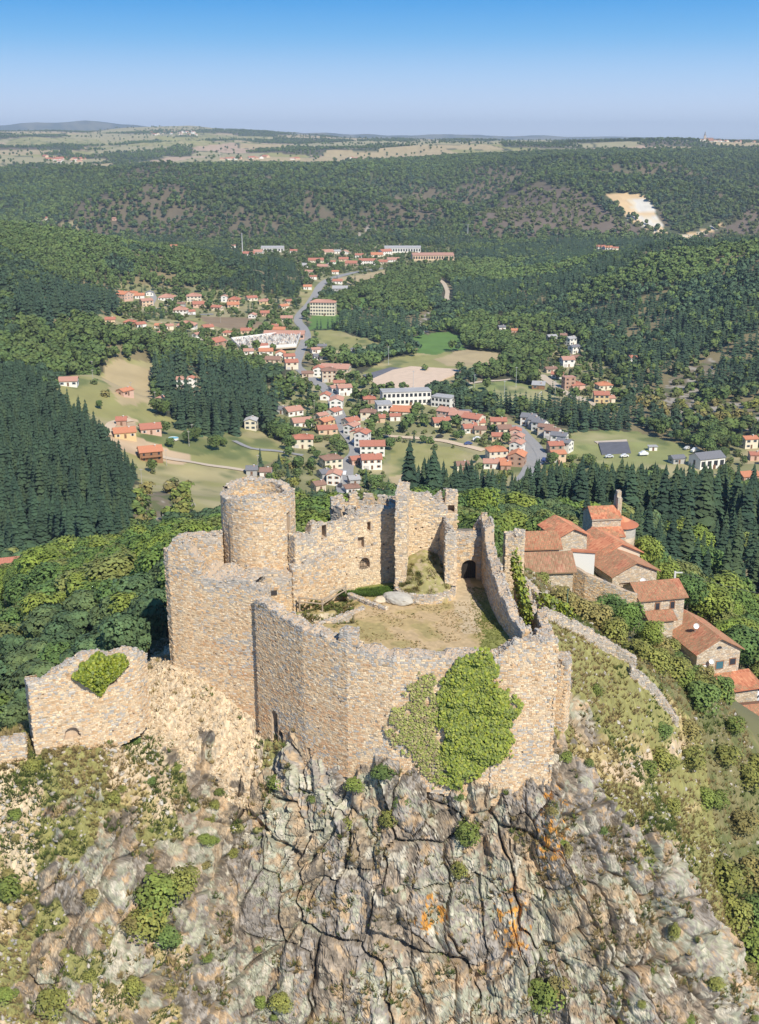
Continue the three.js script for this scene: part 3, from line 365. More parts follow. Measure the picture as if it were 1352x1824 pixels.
// ---- east walls of the court: inner one in shade, outer one beyond the ivy
ruin('east_wall', 'inner east wall of the court in deep shade, its crest stepping down', 'castle wall', { seed: 20, rag: .7, th: .95, single: 60, grey: 1.6, path: [[14.4, -97.2, 2.2, -3], [13.6, -100.5, 2.2, -3], [12.9, -104, 3.4, -3], [12.5, -108, 4.2, -3], [12.4, -111, 4.5, -3], [12.3, -113.4, 5.2, -3], [12.25, -113.6, 6.8, -3], [12.1, -116.6, 6.7, -3]] });
ruin('outer_east_wall', 'outer east wall with fallen gaps, running back from the corner block', 'castle wall', { seed: 21, rag: 1.0, th: .9, single: 60, grey: 1.5, path: [[16.35, -98, 2.0, -10], [16.6, -101, 1.0, -9], [16.7, -104, 1.7, -8], [16.6, -106, -.3, -7], [16.4, -110, -.6, -6], [16.2, -113, .6, -6], [15.9, -116, -.2, -5]] });
ruin('east_turret', 'small square turret fragment with a notched top and string course', 'castle tower', { seed: 22, rag: .2, th: 1.2, single: 40, tone: 'pale', path: [[14.2, -121, 3.6, -4], [14.3, -119.6, 3.7, -4], [16.3, -119.3, 3.9, -4], [16.6, -121, 3.9, -4]], comb: { from: 1.5, to: 3.2, step: .5, gap: .18, depth: .3 } });
ruin('lean_stub', 'rounded stump of masonry outside the east corner', 'castle wall', { seed: 23, rag: .3, th: 1.6, single: 10, path: [[16.9, -99.6, -3.4, -10], [18.3, -99.2, -2.4, -10], [18.9, -100.2, -2.6, -10], [19.0, -102, -2.4, -9]] });
// ---- outwork on the west
ruin('outwork_wall', 'detached outwork wall with an ivy bush below the west block', 'castle wall', { seed: 24, rag: .35, th: 1.1, single: 200, putlog: 14, grey: 1.3, path: [[-32.4, -92.5, -.6, -9.5], [-31.3, -90.1, -.1, -9.5], [-26.6, -92.0, 1.9, -9.5], [-24.2, -93.6, 1.2, -8], [-22.6, -95.0, 1.2, -7.5], [-22.0, -96.4, .1, -7]], holes: [{ s: 6.0, w: 1.5, y0: -6.1, y1: -5.0, arch: 1, deep: .6 }, { s: 10.2, w: .7, y0: -1.6, h: .5, deep: .8 }] });
ruin('low_outwork', 'low broken wall continuing downhill from the outwork', 'castle wall', { seed: 25, rag: .4, th: 1.0, single: 40, path: [[-42, -88, -5.2, -10], [-36, -88.8, -5.5, -10], [-32.0, -89.6, -5.2, -10]] });
// ---- dry-stone field walls east of the castle
const onHill = (pts, h) => pts.map(([x, d]) => [x, -d, H(x, -d) + h, H(x, -d) - .8]);
ruin('field_wall', 'dry-stone wall running down the grass slope below the shrubs', 'stone wall', { seed: 26, rag: .4, th: .7, single: 20, tone: 'grey', path: onHill([[18.6, 114.5], [21.5, 115.5], [24.5, 116.5], [27.0, 116.8], [29.2, 116.2]], 1.3) });
ruin('field_wall', 'lower end of the dry-stone wall beyond the gap on the grass slope', 'stone wall', { seed: 27, rag: .4, th: .7, single: 20, tone: 'grey', path: onHill([[28.4, 114.6], [30.2, 114.8], [32.3, 115.0], [34.2, 114.6]], 1.4) });
ruin('field_wall', 'dry-stone wall between the turret and the shrubs above the lane', 'stone wall', { seed: 28, rag: .4, th: .7, single: 20, tone: 'grey', path: onHill([[15.6, 119.0], [17.4, 116.6], [19.4, 115.2]], 2.0) });

// ---------------------------------------------------------------- the court
{
  const q = [[-12.5, -104.5], [-8, -99.6], [-3.4, -96.8], [1.2, -95.6], [11, -95.6], [15.5, -96.2], [14.4, -99], [13.4, -104], [12.6, -114], [12.4, -118], [8, -118], [2, -116], [-4.8, -113.6], [-9.4, -109.6], [-13, -108]], s = .16, P = [], C = [], I = [], id = {};
  const hgt = (x, d) => { const m = Math.hypot((x - 4.9) / 2.75, (d - 112.6) / 4.4); let y = .12 * (f2(x / 2, d / 2, 3, 95) - .5); if (d > 108 && m < 1.15 && x > 2 && x < 7.6 && d > 108.6) y += .7 + clamp((d - 108.8) / 6, 0, 1) * 3.0 * (1 - .5 * Math.abs(x - 4.9) / 2.7) + .35 * (f2(x / .9, d / .9, 3, 96) - .5); if (x < -2.5 && d > 103.5) y -= .9 * sstep(-2.5, -3.2, x) * sstep(.35, .6, f2(x / 1.6, d / 1.6, 2, 97) + .2); return y; };
  const key = (i, j) => { const k = i + ',' + j; if (id[k] !== undefined) return id[k]; const x = i * s, d = 95 + j * s, y = hgt(x, d); P.push(x, y, -d); const w = f2(x / 2.4, d / 2.4, 4, 98), g = f3(x / .3, 0, d / .3, 2, 99), e = sstep(8.5, 11.5, x + (w - .5) * 5 - (d - 100) * .06) + (d > 112 && x < 1.5 ? 1 : 0); let c = w > .55 ? [.50, .365, .20] : w > .42 ? [.45, .335, .16] : [.37, .295, .125]; if (e > .25 + g * .5) c = [.24, .245, .07]; if (y > .5) c = g > .42 ? [.30, .27, .11] : [.44, .36, .22]; const path = Math.abs(x - 8.8 - (115 - d) * .03); if (path < .5 + 1.6 * w * (.6 + .8 * g) - .5 * sstep(108, 104, d) && d > 101) c = [.52, .41, .26]; if (x < -2.6 && y < -.15) c = w > .47 ? [.2, .2, .07] : [.52, .43, .3]; const k2 = .72 + .5 * g; C.push(c[0] * k2, c[1] * k2, c[2] * k2); return id[k] = P.length / 3 - 1; };
  for (let i = -90; i < 100; i++) for (let j = -2; j < 150; j++) if (inside(q, (i + .5) * s, -(95 + (j + .5) * s))) { const a = key(i, j), b = key(i + 1, j), c = key(i, j + 1), d = key(i + 1, j + 1); I.push(a, b, c, b, d, c); }
  structure('court_ground', geom(P, I, C), vcol(1));
}
function boulder(label, x, y, z, sx, sy, sz, turn, seed, c = [.46, .43, .37]) { const g = new THREE.IcosahedronGeometry(1, 5), p = g.attributes.position, C = []; for (let i = 0; i < p.count; i++) { const X = p.getX(i), Y = p.getY(i), Z = p.getZ(i), k = .75 + .5 * f3(X * 1.3 + seed, Y * 1.3, Z * 1.3, 3, seed) + .12 * (f3(X * 6, Y * 6, Z * 6 + seed, 2, 5) - .5); p.setXYZ(i, X * k * sx, Y * k * sy, Z * k * sz); const w = .75 + .5 * f3(X * 5, Y * 5, Z * 5, 3, seed + 9); C.push(c[0] * w, c[1] * w, c[2] * w); } g.setAttribute('color', new THREE.Float32BufferAttribute(C, 3)); g.computeVertexNormals(); const m = mesh('boulder', g, vcol(1)); m.position.set(x, y, z); m.rotation.y = turn; return tag(m, label, 'boulder'); }
{ // icosahedra come unindexed: weld for smooth shading is not wanted here, rock facets are
  boulder('large grey boulder lying on the court grass before the keep', 1.9, .35, -108.9, 1.75, .75, 1.0, -.5, 3);
  boulder('pale flat boulder half buried beside the large grey one', .3, .1, -109.4, .95, .4, .7, .4, 5, [.6, .5, .36]);
  boulder('rounded pinkish boulder lodged in the middle of the cliff', 1.7, -21.6, -91.6, 1.9, 1.5, 1.3, .2, 9, [.52, .37, .26]);
}
{ // excavated room edges and a timber fence
  const o = thing('timber_fence', 'two-rail timber fence round the excavated corner of the court', 'fence'), m = std(.36, .29, .21, .9), posts = [[-8.3, -107.6], [-5.9, -107.0], [-3.6, -110.8]];
  for (const [x, z] of posts) { const p = mesh('post', new THREE.CylinderGeometry(.08, .09, 1.6, 7), m, o); p.position.set(x, .4, z); }
  for (let i = 0; i < 2; i++) for (const y of [.62, 1.08]) { const [a, b] = posts[i], [c, d] = posts[i + 1], l = Math.hypot(c - a, d - b), r = mesh('rail', new THREE.CylinderGeometry(.07, .08, l + .3, 6), m, o); r.rotation.set(0, Math.atan2(c - a, d - b), 0); r.rotateX(Math.PI / 2); r.position.set((a + c) / 2, y, (b + d) / 2); }
  ruin('room_footing', 'low stone footing of an excavated room with a diagonal edge', 'footing', { seed: 31, rag: .1, th: .5, single: 10, tone: 'pale', path: [[-3.4, -110.4, .35, -1], [-1.3, -108.2, .3, -1], [.6, -106.6, .25, -1]] });
  ruin('room_footing', 'low stone footing curving through the court near the curtain', 'footing', { seed: 32, rag: .15, th: .5, single: 10, tone: 'pale', path: [[-6.4, -103.0, .1, -1.2], [-4.2, -104.0, .2, -1.2], [-2.9, -105.6, .25, -1.2], [-1.5, -106.8, .25, -1.2]] });
}

// ---------------------------------------------------------------- roads, pitches
function speckled(r, g, b, k = .25, rep = .04, seed = 1) { const n = 128, a = new Uint8Array(n * n * 4); for (let j = 0; j < n; j++) for (let i = 0; i < n; i++) { const u = i / n * 6.283, v = j / n * 6.283, w = 1 - k + 2 * k * f3(Math.cos(u) * 2 + 5, Math.sin(u) * 2 + Math.cos(v) * 2, Math.sin(v) * 2, 5, seed), e = v => 255 * Math.pow(clamp(v * w), 1 / 2.2); a.set([e(r), e(g), e(b), 255], (j * n + i) * 4); } const t = new THREE.DataTexture(a, n, n); t.colorSpace = THREE.SRGBColorSpace; t.wrapS = t.wrapT = THREE.RepeatWrapping; t.repeat.set(rep, rep); t.magFilter = THREE.LinearFilter; t.needsUpdate = true; return new THREE.MeshStandardMaterial({ map: t, roughness: 1 }); }
const ROADS = []; // for keeping trees off: [x, z, halfwidth]
function ribbon(name, pts, width, mat, lift = .35, plan = false) {
  const q = plan ? pts : pts.map(([a, b]) => { const p = hit(a, b); return new THREE.Vector3(p[0], 0, p[2]); }), cv = new THREE.CatmullRomCurve3(q, false, 'centripetal'), n = Math.max(8, Math.ceil(cv.getLength() / 5)), P = [], I = [], U = [];
  for (let i = 0; i <= n; i++) { const p = cv.getPointAt(i / n), t = cv.getTangentAt(i / n), nx = -t.z, nz = t.x, l = Math.hypot(nx, nz) || 1; for (const s of [-1, -.33, .33, 1]) { const x = p.x + nx / l * s * width / 2, z = p.z + nz / l * s * width / 2; P.push(x, H(x, z) + lift, z); U.push(x, z); } ROADS.push([p.x, p.z, width / 2]); if (i < n) for (let k = 0; k < 3; k++) { const a = i * 4 + k; I.push(a, a + 4, a + 1, a + 1, a + 4, a + 5); } }
  return structure(name, geom(P, I, null, null, U), mat);
}
const asphalt = speckled(.31, .30, .285, .12, .08, 12), gravel = std(.55, .45, .33, 1), dirt = std(.62, .48, .33, 1);
ribbon('road', [[606, 905], [613, 880], [615, 850], [618, 828], [635, 808], [634, 795], [627, 783], [617, 772], [610, 752], [600, 730], [590, 706], [575, 690], [556, 675], [542, 665], [528, 652], [532, 634], [541, 612], [546, 598], [540, 584], [531, 572], [536, 558], [548, 545], [560, 528], [572, 508], [590, 497], [640, 484], [700, 476]], 8, asphalt);
ribbon('road', [[914, 758], [928, 772], [942, 796], [947, 812], [946, 836], [930, 860]], 9, asphalt); ribbon('street', [[946, 832], [965, 820], [958, 800], [940, 780], [925, 765]], 6, asphalt, .45);
ribbon('road', [[962, 668], [985, 684], [1003, 698], [1032, 710], [1065, 723]], 7, gravel); ribbon('path', [[648, 772], [700, 778], [753, 782], [790, 786], [830, 795], [862, 803]], 5, dirt, .4);
ribbon('path', [[285, 814], [330, 822], [376, 830], [420, 836], [456, 842]], 4, gravel); ribbon('path', [[232, 748], [210, 752], [195, 762], [192, 772], [215, 778]], 5, dirt, .4); ribbon('path', [[417, 786], [450, 800], [500, 805], [540, 812]], 3.5, asphalt, .4);
ribbon('path', [[782, 498], [790, 505], [797, 520], [796, 532], [803, 545]], 5, gravel, .6); ribbon('road', [[1290, 853], [1330, 846], [1400, 838]], 6, gravel, .5); ribbon('path', [[814, 689], [860, 680], [910, 676]], 4, gravel, .3);
ribbon('street', [[268, 520], [274, 530], [270, 545], [300, 558], [380, 560]], 6, asphalt, .4); ribbon('street', [[225, 590], [290, 598], [360, 606], [470, 604]], 6, gravel, .4);
function sheet(name, pts, mat, lift) { // flat pitch or court, slightly raised on its bed
  const q = pts.map(([a, b]) => hit(a, b)), y = Math.max(...q.map(p => p[1])) + lift, sh = new THREE.Shape(q.map(p => new THREE.Vector2(p[0], -p[2]))), g = new THREE.ExtrudeGeometry(sh, { depth: 1.2, bevelEnabled: false }); g.rotateX(-Math.PI / 2); g.translate(0, y - 1.2, 0); for (const [a] of [[0]]) { const c = q.reduce((s, p) => [s[0] + p[0] / q.length, s[1] + p[2] / q.length], [0, 0]); ROADS.push([c[0], c[1], 22]); } const m = structure(name, g, mat); return y;
}
sheet('sand_pitch', [[659, 678], [700, 661], [732, 655], [826, 661], [806, 671], [760, 690], [742, 699], [690, 699]], speckled(.66, .50, .36, .12, .03, 2), .5);
sheet('sports_court', [[646, 670], [695, 656], [724, 658], [662, 677]], speckled(.15, .15, .165, .2, .05, 3), .65); sheet('sports_court', [[1066, 790], [1118, 788], [1124, 808], [1072, 811]], speckled(.13, .13, .145, .2, .05, 4), .5); sheet('sand_border', [[1058, 787], [1116, 784], [1118, 789], [1064, 791]], speckled(.55, .46, .36, .1, .05, 5), .4);

// ---------------------------------------------------------------- houses
const WALLS = { white: [.82, .79, .73], cream: [.76, .68, .53], pink: [.66, .44, .34], peach: [.70, .52, .36], grey: [.45, .44, .42], ochre: [.66, .50, .27], brick: [.46, .30, .22], beige: [.62, .52, .40], wood: [.30, .16, .08], stone: [.50, .42, .33] };
const ROOFS = { orange: [.56, .235, .125], red: [.46, .185, .12], salmon: [.50, .27, .195], brown: [.30, .175, .125], slate: [.20, .20, .215], grey: [.42, .41, .40], clay: [.47, .235, .14] };
const wallMat = {}, roofMat = {}; for (const k in WALLS) wallMat[k] = speckled(...WALLS[k], .1, .3, 7); for (const k in ROOFS) roofMat[k] = speckled(...ROOFS[k], .3, .45, 9);
const pane = std(.035, .04, .05, .15), shutterMat = [std(.30, .15, .08), std(.55, .53, .5), std(.12, .16, .2), std(.24, .28, .2)], doorMat = std(.18, .10, .06), chimMat = std(.5, .33, .25), whiteMat = std(.78, .76, .72);
const UNIT = new THREE.BoxGeometry(1, 1, 1);
const BOXUV = (w, h, d) => { const g = new THREE.BoxGeometry(w, h, d), u = g.attributes.uv, n = g.attributes.normal, p = g.attributes.position; for (let i = 0; i < u.count; i++) Math.abs(n.getY(i)) > .5 ? u.setXY(i, p.getX(i), p.getZ(i)) : u.setXY(i, p.getX(i) + p.getZ(i), p.getY(i)); return g; };
function box(name, mat, parent, w, h, d, x, y, z, ry = 0) { const m = mesh(name, UNIT, mat, parent); m.scale.set(w, h, d); m.position.set(x, y, z); m.rotation.y = ry; return m; }
// tiled roof: pantile ridges as real relief, eaves, thickness
function roofGeo(w, d, rise, kind, tile = .45, over = .45) {
  const W = w + over * 2, Dp = d + over * 2, P = [], UV = [], I = [], slopes = [];
  if (kind === 'hip') { const k = Math.min(W, Dp) / 2; const a = [-W / 2, 0, -Dp / 2], b = [W / 2, 0, -Dp / 2], c = [W / 2, 0, Dp / 2], e = [-W / 2, 0, Dp / 2], r0 = W >= Dp ? [-W / 2 + k, rise, 0] : [0, rise, -Dp / 2 + k], r1 = W >= Dp ? [W / 2 - k, rise, 0] : [0, rise, Dp / 2 - k]; if (W >= Dp) slopes.push([e, c, r1, r0], [b, a, r0, r1], [c, b, r1, r1], [a, e, r0, r0]); else slopes.push([c, b, r0, r1], [a, e, r1, r0], [b, a, r0, r0], [e, c, r1, r1]); }
  else if (kind === 'shed') slopes.push([[-W / 2, 0, Dp / 2], [W / 2, 0, Dp / 2], [W / 2, rise, -Dp / 2], [-W / 2, rise, -Dp / 2]]);
  else slopes.push([[-W / 2, 0, Dp / 2], [W / 2, 0, Dp / 2], [W / 2, rise, 0], [-W / 2, rise, 0]], [[W / 2, 0, -Dp / 2], [-W / 2, 0, -Dp / 2], [-W / 2, rise, 0], [W / 2, rise, 0]]);
  for (const [a, b, c, e] of slopes) {
    const len = Math.hypot(b[0] - a[0], b[2] - a[2]), n = clamp(Math.round(len / tile) * 2, 4, 120), A = new THREE.Vector3(...a), B = new THREE.Vector3(...b), Cc = new THREE.Vector3(...c), E = new THREE.Vector3(...e), N = B.clone().sub(A).cross((E.distanceTo(Cc) < .01 ? E : E).clone().sub(A)).normalize(), s = P.length / 3; if (N.y < 0) N.negate();
    for (let j = 0; j <= 1; j++) for (let i = 0; i <= n; i++) { const t = i / n, lo = A.clone().lerp(B, t), hi = E.clone().lerp(Cc, t), p = j ? hi : lo, o = (i & 1 ? .05 : 0) * tile / .3; P.push(p.x + N.x * o, p.y + N.y * o, p.z + N.z * o); UV.push(t * len, j * lo.distanceTo(hi)); }
    for (let i = 0; i < n; i++) { const q = s + i, r = q + n + 1; I.push(q, q + 1, r, q + 1, r + 1, r); }
    const th = .14, u = P.length / 3; for (const v of [A, B, Cc, E]) { P.push(v.x, v.y - th, v.z); UV.push(v.x, v.z); } I.push(u, u + 2, u + 1, u, u + 3, u + 2); const f = P.length / 3; for (const v of [A, B]) { P.push(v.x, v.y + .01, v.z, v.x, v.y - th, v.z); UV.push(0, 0, 0, .2); } I.push(f, f + 1, f + 2, f + 1, f + 3, f + 2);
    for (const [v, w2] of [[B, Cc], [E, A]]) if (v.distanceTo(w2) > .1) { const k = P.length / 3; P.push(v.x, v.y + .02, v.z, w2.x, w2.y + .02, w2.z, v.x, v.y - th, v.z, w2.x, w2.y - th, w2.z); UV.push(0, 0, 0, 1, 1, 0, 1, 1); I.push(k, k + 2, k + 1, k + 1, k + 2, k + 3); }
  }
  const g = geom(P, I, null, null, UV).toNonIndexed(); g.computeVertexNormals(); return g;
}
function wallGeo(w, h, d, rise, kind) { // walls with gables, 4 m of footing below ground for the slope
  const b = -4, F = []; const q = (a, b2, c, e) => F.push(a, b2, c, a, c, e), x = w / 2, z = d / 2;
  q([-x, b, z], [x, b, z], [x, h, z], [-x, h, z]); q([x, b, -z], [-x, b, -z], [-x, kind === 'shed' ? h + rise : h, -z], [x, kind === 'shed' ? h + rise : h, -z]);
  if (kind === 'shed') { q([x, b, z], [x, b, -z], [x, h + rise, -z], [x, h, z]); q([-x, b, -z], [-x, b, z], [-x, h, z], [-x, h + rise, -z]); }
  else { q([x, b, z], [x, b, -z], [x, h, -z], [x, h, z]); q([-x, b, -z], [-x, b, z], [-x, h, z], [-x, h, -z]); if (kind === 'gable') { F.push([x, h, z], [x, h, -z], [x, h + rise * .94, 0], [-x, h, -z], [-x, h, z], [-x, h + rise * .94, 0]); } else q([-x, h, z], [x, h, z], [x, h, -z], [-x, h, -z]); }
  const P = F.flat(), UV = []; for (const v of F) UV.push(v[0] + v[2], v[1]); return geom(P, null, null, null, UV);
}
const HOMES = []; // footprints [x, z, radius]
function house(name, label, cat, group, x, y, z, turn, { w, d, h, rise, kind = 'gable', wall = 'white', roof = 'orange', floors = 1, wins = true, chimney = true, door = true, far = false, tile = .45, shut = 0, wm, rm, balcony, garage }) {
  const o = thing(name, label, cat, [x, y, z], turn, group), R = rng(Math.round(x * 31 + z * 17) >>> 0); HOMES.push([x, z, Math.max(w, d) * .62]);
  mesh('wall', wallGeo(w, h, d, rise, kind === 'flat' ? 'hip' : kind), wm || wallMat[wall], o);
  if (kind === 'flat') box('roof', roofMat[roof], o, w + .4, .35, d + .4, 0, h + .17, 0); else { const r = mesh('roof', roofGeo(w, d, rise, kind, tile), rm || roofMat[roof], o); r.position.y = h + .03; if (chimney) { const c = box('chimney', chimMat, r, .6, 1.5, .5, w * .22, rise * .75, d * .12); if (!far) box('chimney_cap', whiteMat, r, .8, .12, .7, w * .22, rise * .75 + .8, d * .12); } }
  if (wins) for (let f = 0; f < floors; f++) { const fy = (f + .55) * h / floors; for (const [len, off, axis] of [[w, d / 2, 0], [d, w / 2, 1], [d, -w / 2, 1]]) { const n = Math.max(1, Math.floor(len / 3.1)); for (let i = 0; i < n; i++) { const t = (i + .5) / n * len - len / 2; if (door && f === 0 && axis === 0 && i === (n >> 1)) continue; const k = off + Math.sign(off) * .012, ry = axis ? Math.PI / 2 : 0, px = axis ? k : t, pz = axis ? t : k; const wn = box('window', pane, o, .95, 1.15, .06, px, fy, pz, ry); if (!far) { const s = shutterMat[shut % 4]; for (const e of [-1, 1]) box('shutter', s, o, .46, 1.2, .09, axis ? k : t + e * .73, fy, axis ? t + e * .73 : k, ry); } } } }
  if (door) { box('door', doorMat, o, 1.05, 2.1, .08, 0, 1.05, d / 2 + .015); }
  if (garage) box('garage_door', shutterMat[1], o, 2.4, 2.1, .1, -w * .28, 1.05, d / 2 + .02);
  if (balcony) { const b = box('balcony', shutterMat[0], o, w * .9, .2, 1.2, 0, h * .5, d / 2 + .6); box('railing', shutterMat[0], o, w * .9, .8, .08, 0, h * .5 + .5, d / 2 + 1.18); }
  return o;
}
const ORD = ['first', 'second', 'third', 'fourth', 'fifth', 'sixth', 'seventh', 'eighth', 'ninth', 'tenth', 'eleventh', 'twelfth', 'thirteenth', 'fourteenth', 'fifteenth', 'sixteenth', 'seventeenth', 'eighteenth', 'nineteenth', 'twentieth'];
// rows of homes: [px, py of the foot, width px, wall, roof, roof kind, turn, floors]
function hood(where, group, rows, far = false) {
  const count = {};
  rows.slice().sort((a, b) => a[0] - b[0]).forEach(([px, py, wpx, wall, roof, kind = 'gable', turn = 0, floors = 1]) => {
    const p = hit(px, py, 260), D = -p[2], w = Math.max(5, wpx * D / FOCAL * 1.02), r = rng(px * 13 + py), d = clamp(w * (.72 + .2 * r()), 6, 13), h = floors * 2.6 + (floors > 1 ? 0 : .2), kname = kind === 'hip' ? 'hipped' : kind === 'flat' ? 'flat' : 'gabled', k = wall + roof + kname; count[k] = (count[k] ?? -1) + 1;
    const lab = `${wall === 'wood' ? 'timber' : wall} ${floors > 1 ? floors === 2 ? 'two-storey ' : 'tall ' : ''}house with ${kname} ${roof} roof, ${ORD[count[k]]} such from the west ${where}`;
    house('house', lab, 'house', group, p[0], p[1] + .2, p[2], turn + (r() - .5) * .3, { w, d, h, rise: kind === 'flat' ? .3 : d * (.2 + .07 * r()), kind, wall, roof, floors, far, shut: Math.floor(r() * 4), chimney: r() < .75, garage: !far && floors > 1 && r() < .5, tile: far ? 1.2 : .6 });
  });
}
const A = -.5, B = .6, T = 1.57;
hood('under the hillside pines', 'hillside homes', [[221, 533, 24, 'pink', 'orange', 'gable', A, 2], [236, 526, 18, 'peach', 'orange', 'hip', .2, 1], [249, 531, 16, 'white', 'orange', 'gable', .3], [267, 526, 14, 'white', 'slate', 'gable', T], [261, 545, 20, 'peach', 'salmon', 'gable', .4, 2], [298, 534, 28, 'white', 'salmon', 'hip', .1], [322, 546, 16, 'grey', 'brown', 'gable', 0], [346, 536, 25, 'cream', 'salmon', 'hip', .1, 2], [353, 546, 20, 'pink', 'red', 'gable', .2], [322, 561, 24, 'white', 'salmon', 'hip', .1, 2], [340, 560, 13, 'white', 'red', 'gable', .5], [387, 552, 18, 'cream', 'red', 'gable', -.3], [400, 537, 10, 'white', 'salmon', 'gable', T, 2], [418, 538, 20, 'peach', 'red', 'hip'], [415, 547, 20, 'peach', 'orange', 'gable', .1], [448, 535, 18, 'cream', 'red', 'gable', B], [472, 541, 21, 'ochre', 'salmon', 'hip', .1], [505, 550, 15, 'cream', 'orange', 'gable', B], [514, 541, 13, 'peach', 'red', 'gable', B], [450, 566, 15, 'white', 'salmon', 'gable', T], [472, 562, 15, 'pink', 'red', 'gable'], [511, 571, 20, 'white', 'salmon', 'gable']]);
hood('above the cemetery', 'homes above the cemetery', [[197, 575, 17, 'peach', 'red', 'gable', .3], [232, 579, 19, 'wood', 'red', 'hip'], [249, 583, 18, 'white', 'red', 'gable', .6], [285, 585, 16, 'white', 'orange', 'gable'], [300, 586, 17, 'cream', 'salmon', 'gable', .2], [333, 584, 32, 'white', 'salmon', 'hip', .1], [352, 601, 15, 'white', 'salmon', 'gable', .7], [370, 588, 18, 'cream', 'red', 'gable', .4], [406, 598, 16, 'cream', 'red', 'hip'], [439, 594, 18, 'peach', 'red', 'gable'], [498, 592, 20, 'peach', 'orange', 'gable'], [384, 614, 30, 'brick', 'red', 'gable', .9], [283, 601, 10, 'white', 'salmon', 'gable', T], [490, 586, 12, 'pink', 'red', 'gable']]);
hood('below the cemetery', 'homes below the cemetery', [[443, 631, 17, 'white', 'salmon', 'gable', .2], [467, 622, 20, 'cream', 'red', 'gable'], [474, 631, 24, 'white', 'orange', 'gable'], [500, 635, 19, 'white', 'orange', 'gable', T], [487, 646, 26, 'beige', 'brown', 'gable'], [515, 646, 19, 'cream', 'red', 'gable', .1, 2], [519, 657, 22, 'cream', 'red', 'gable', .1, 2], [548, 671, 20, 'beige', 'brown', 'gable', .2]]);
hood('on the meadow slope', 'homes on the meadow slope', [[123, 686, 31, 'white', 'salmon', 'gable', .25], [223, 704, 24, 'pink', 'orange', 'gable', .9], [287, 719, 21, 'white', 'salmon', 'gable', T], [326, 689, 20, 'white', 'salmon', 'gable', .1, 2], [341, 688, 15, 'white', 'red', 'gable', T, 2], [222, 778, 38, 'ochre', 'orange', 'gable', .3], [268, 771, 36, 'pink', 'red', 'gable', .35], [217, 757, 15, 'brick', 'red', 'gable', .2]]);
hood('west of main street', 'garden homes west of the street', [[448, 764, 24, 'cream', 'grey', 'gable', T, 2], [521, 738, 30, 'white', 'salmon', 'gable', .5], [537, 758, 34, 'white', 'salmon', 'gable', .4], [572, 747, 20, 'cream', 'salmon', 'gable', .6], [579, 764, 28, 'ochre', 'orange', 'gable', .8, 2], [582, 771, 34, 'peach', 'red', 'gable', .1], [539, 796, 38, 'cream', 'red', 'hip', .2, 2], [590, 833, 34, 'cream', 'brown', 'hip', .3, 2], [596, 862, 27, 'white', 'salmon', 'gable', T, 2], [577, 851, 15, 'grey', 'slate', 'gable', .5], [567, 872, 20, 'beige', 'brown', 'gable', .4], [502, 736, 12, 'grey', 'slate', 'gable'], [474, 848, 20, 'white', 'brown', 'gable', .1], [566, 640, 15, 'white', 'slate', 'gable', .3], [449, 845, 11, 'grey', 'slate', 'gable']]);
hood('along the main street', 'homes along the main street', [[562, 628, 15, 'white', 'salmon', 'gable', .3], [574, 622, 15, 'grey', 'slate', 'gable'], [634, 628, 17, 'white', 'slate', 'hip'], [598, 661, 50, 'beige', 'salmon', 'gable', -.1], [568, 669, 22, 'white', 'red', 'gable', T, 2], [586, 679, 26, 'beige', 'brown', 'hip', .2, 3], [604, 688, 20, 'peach', 'red', 'gable', .2], [596, 697, 18, 'white', 'salmon', 'gable', .4], [613, 703, 24, 'white', 'salmon', 'gable', .2, 2], [580, 711, 21, 'white', 'red', 'gable', T], [600, 726, 30, 'white', 'salmon', 'gable', T, 2], [594, 739, 24, 'white', 'red', 'gable', .9], [658, 717, 21, 'brick', 'red', 'hip'], [656, 748, 27, 'cream', 'brown', 'hip', 0, 2], [625, 757, 26, 'cream', 'red', 'gable', .6], [676, 751, 20, 'peach', 'red', 'gable'], [627, 773, 26, 'white', 'salmon', 'gable', 1.1, 2], [637, 784, 26, 'cream', 'red', 'gable', 1.2, 2], [646, 795, 26, 'white', 'red', 'gable', 1.35, 3], [663, 808, 44, 'white', 'red', 'gable', .05, 2], [636, 826, 26, 'pink', 'red', 'gable', .3], [661, 833, 36, 'white', 'red', 'gable', .2, 2], [627, 877, 26, 'white', 'brown', 'hip', .2], [630, 862, 13, 'grey', 'grey', 'gable', .4]]);
hood('near the school', 'homes near the school', [[719, 738, 42, 'cream', 'orange', 'gable', -.15], [703, 748, 18, 'white', 'red', 'gable'], [785, 758, 30, 'cream', 'red', 'gable', .2], [797, 746, 30, 'pink', 'salmon', 'gable', -.4, 2], [818, 753, 34, 'cream', 'salmon', 'gable', -.4, 2], [843, 758, 34, 'cream', 'red', 'gable', -.4, 2], [836, 769, 25, 'white', 'red', 'gable', .2], [822, 836, 23, 'cream', 'brown', 'gable', .4], [855, 772, 20, 'beige', 'brown', 'gable', .1], [828, 741, 22, 'grey', 'slate', 'flat']]);
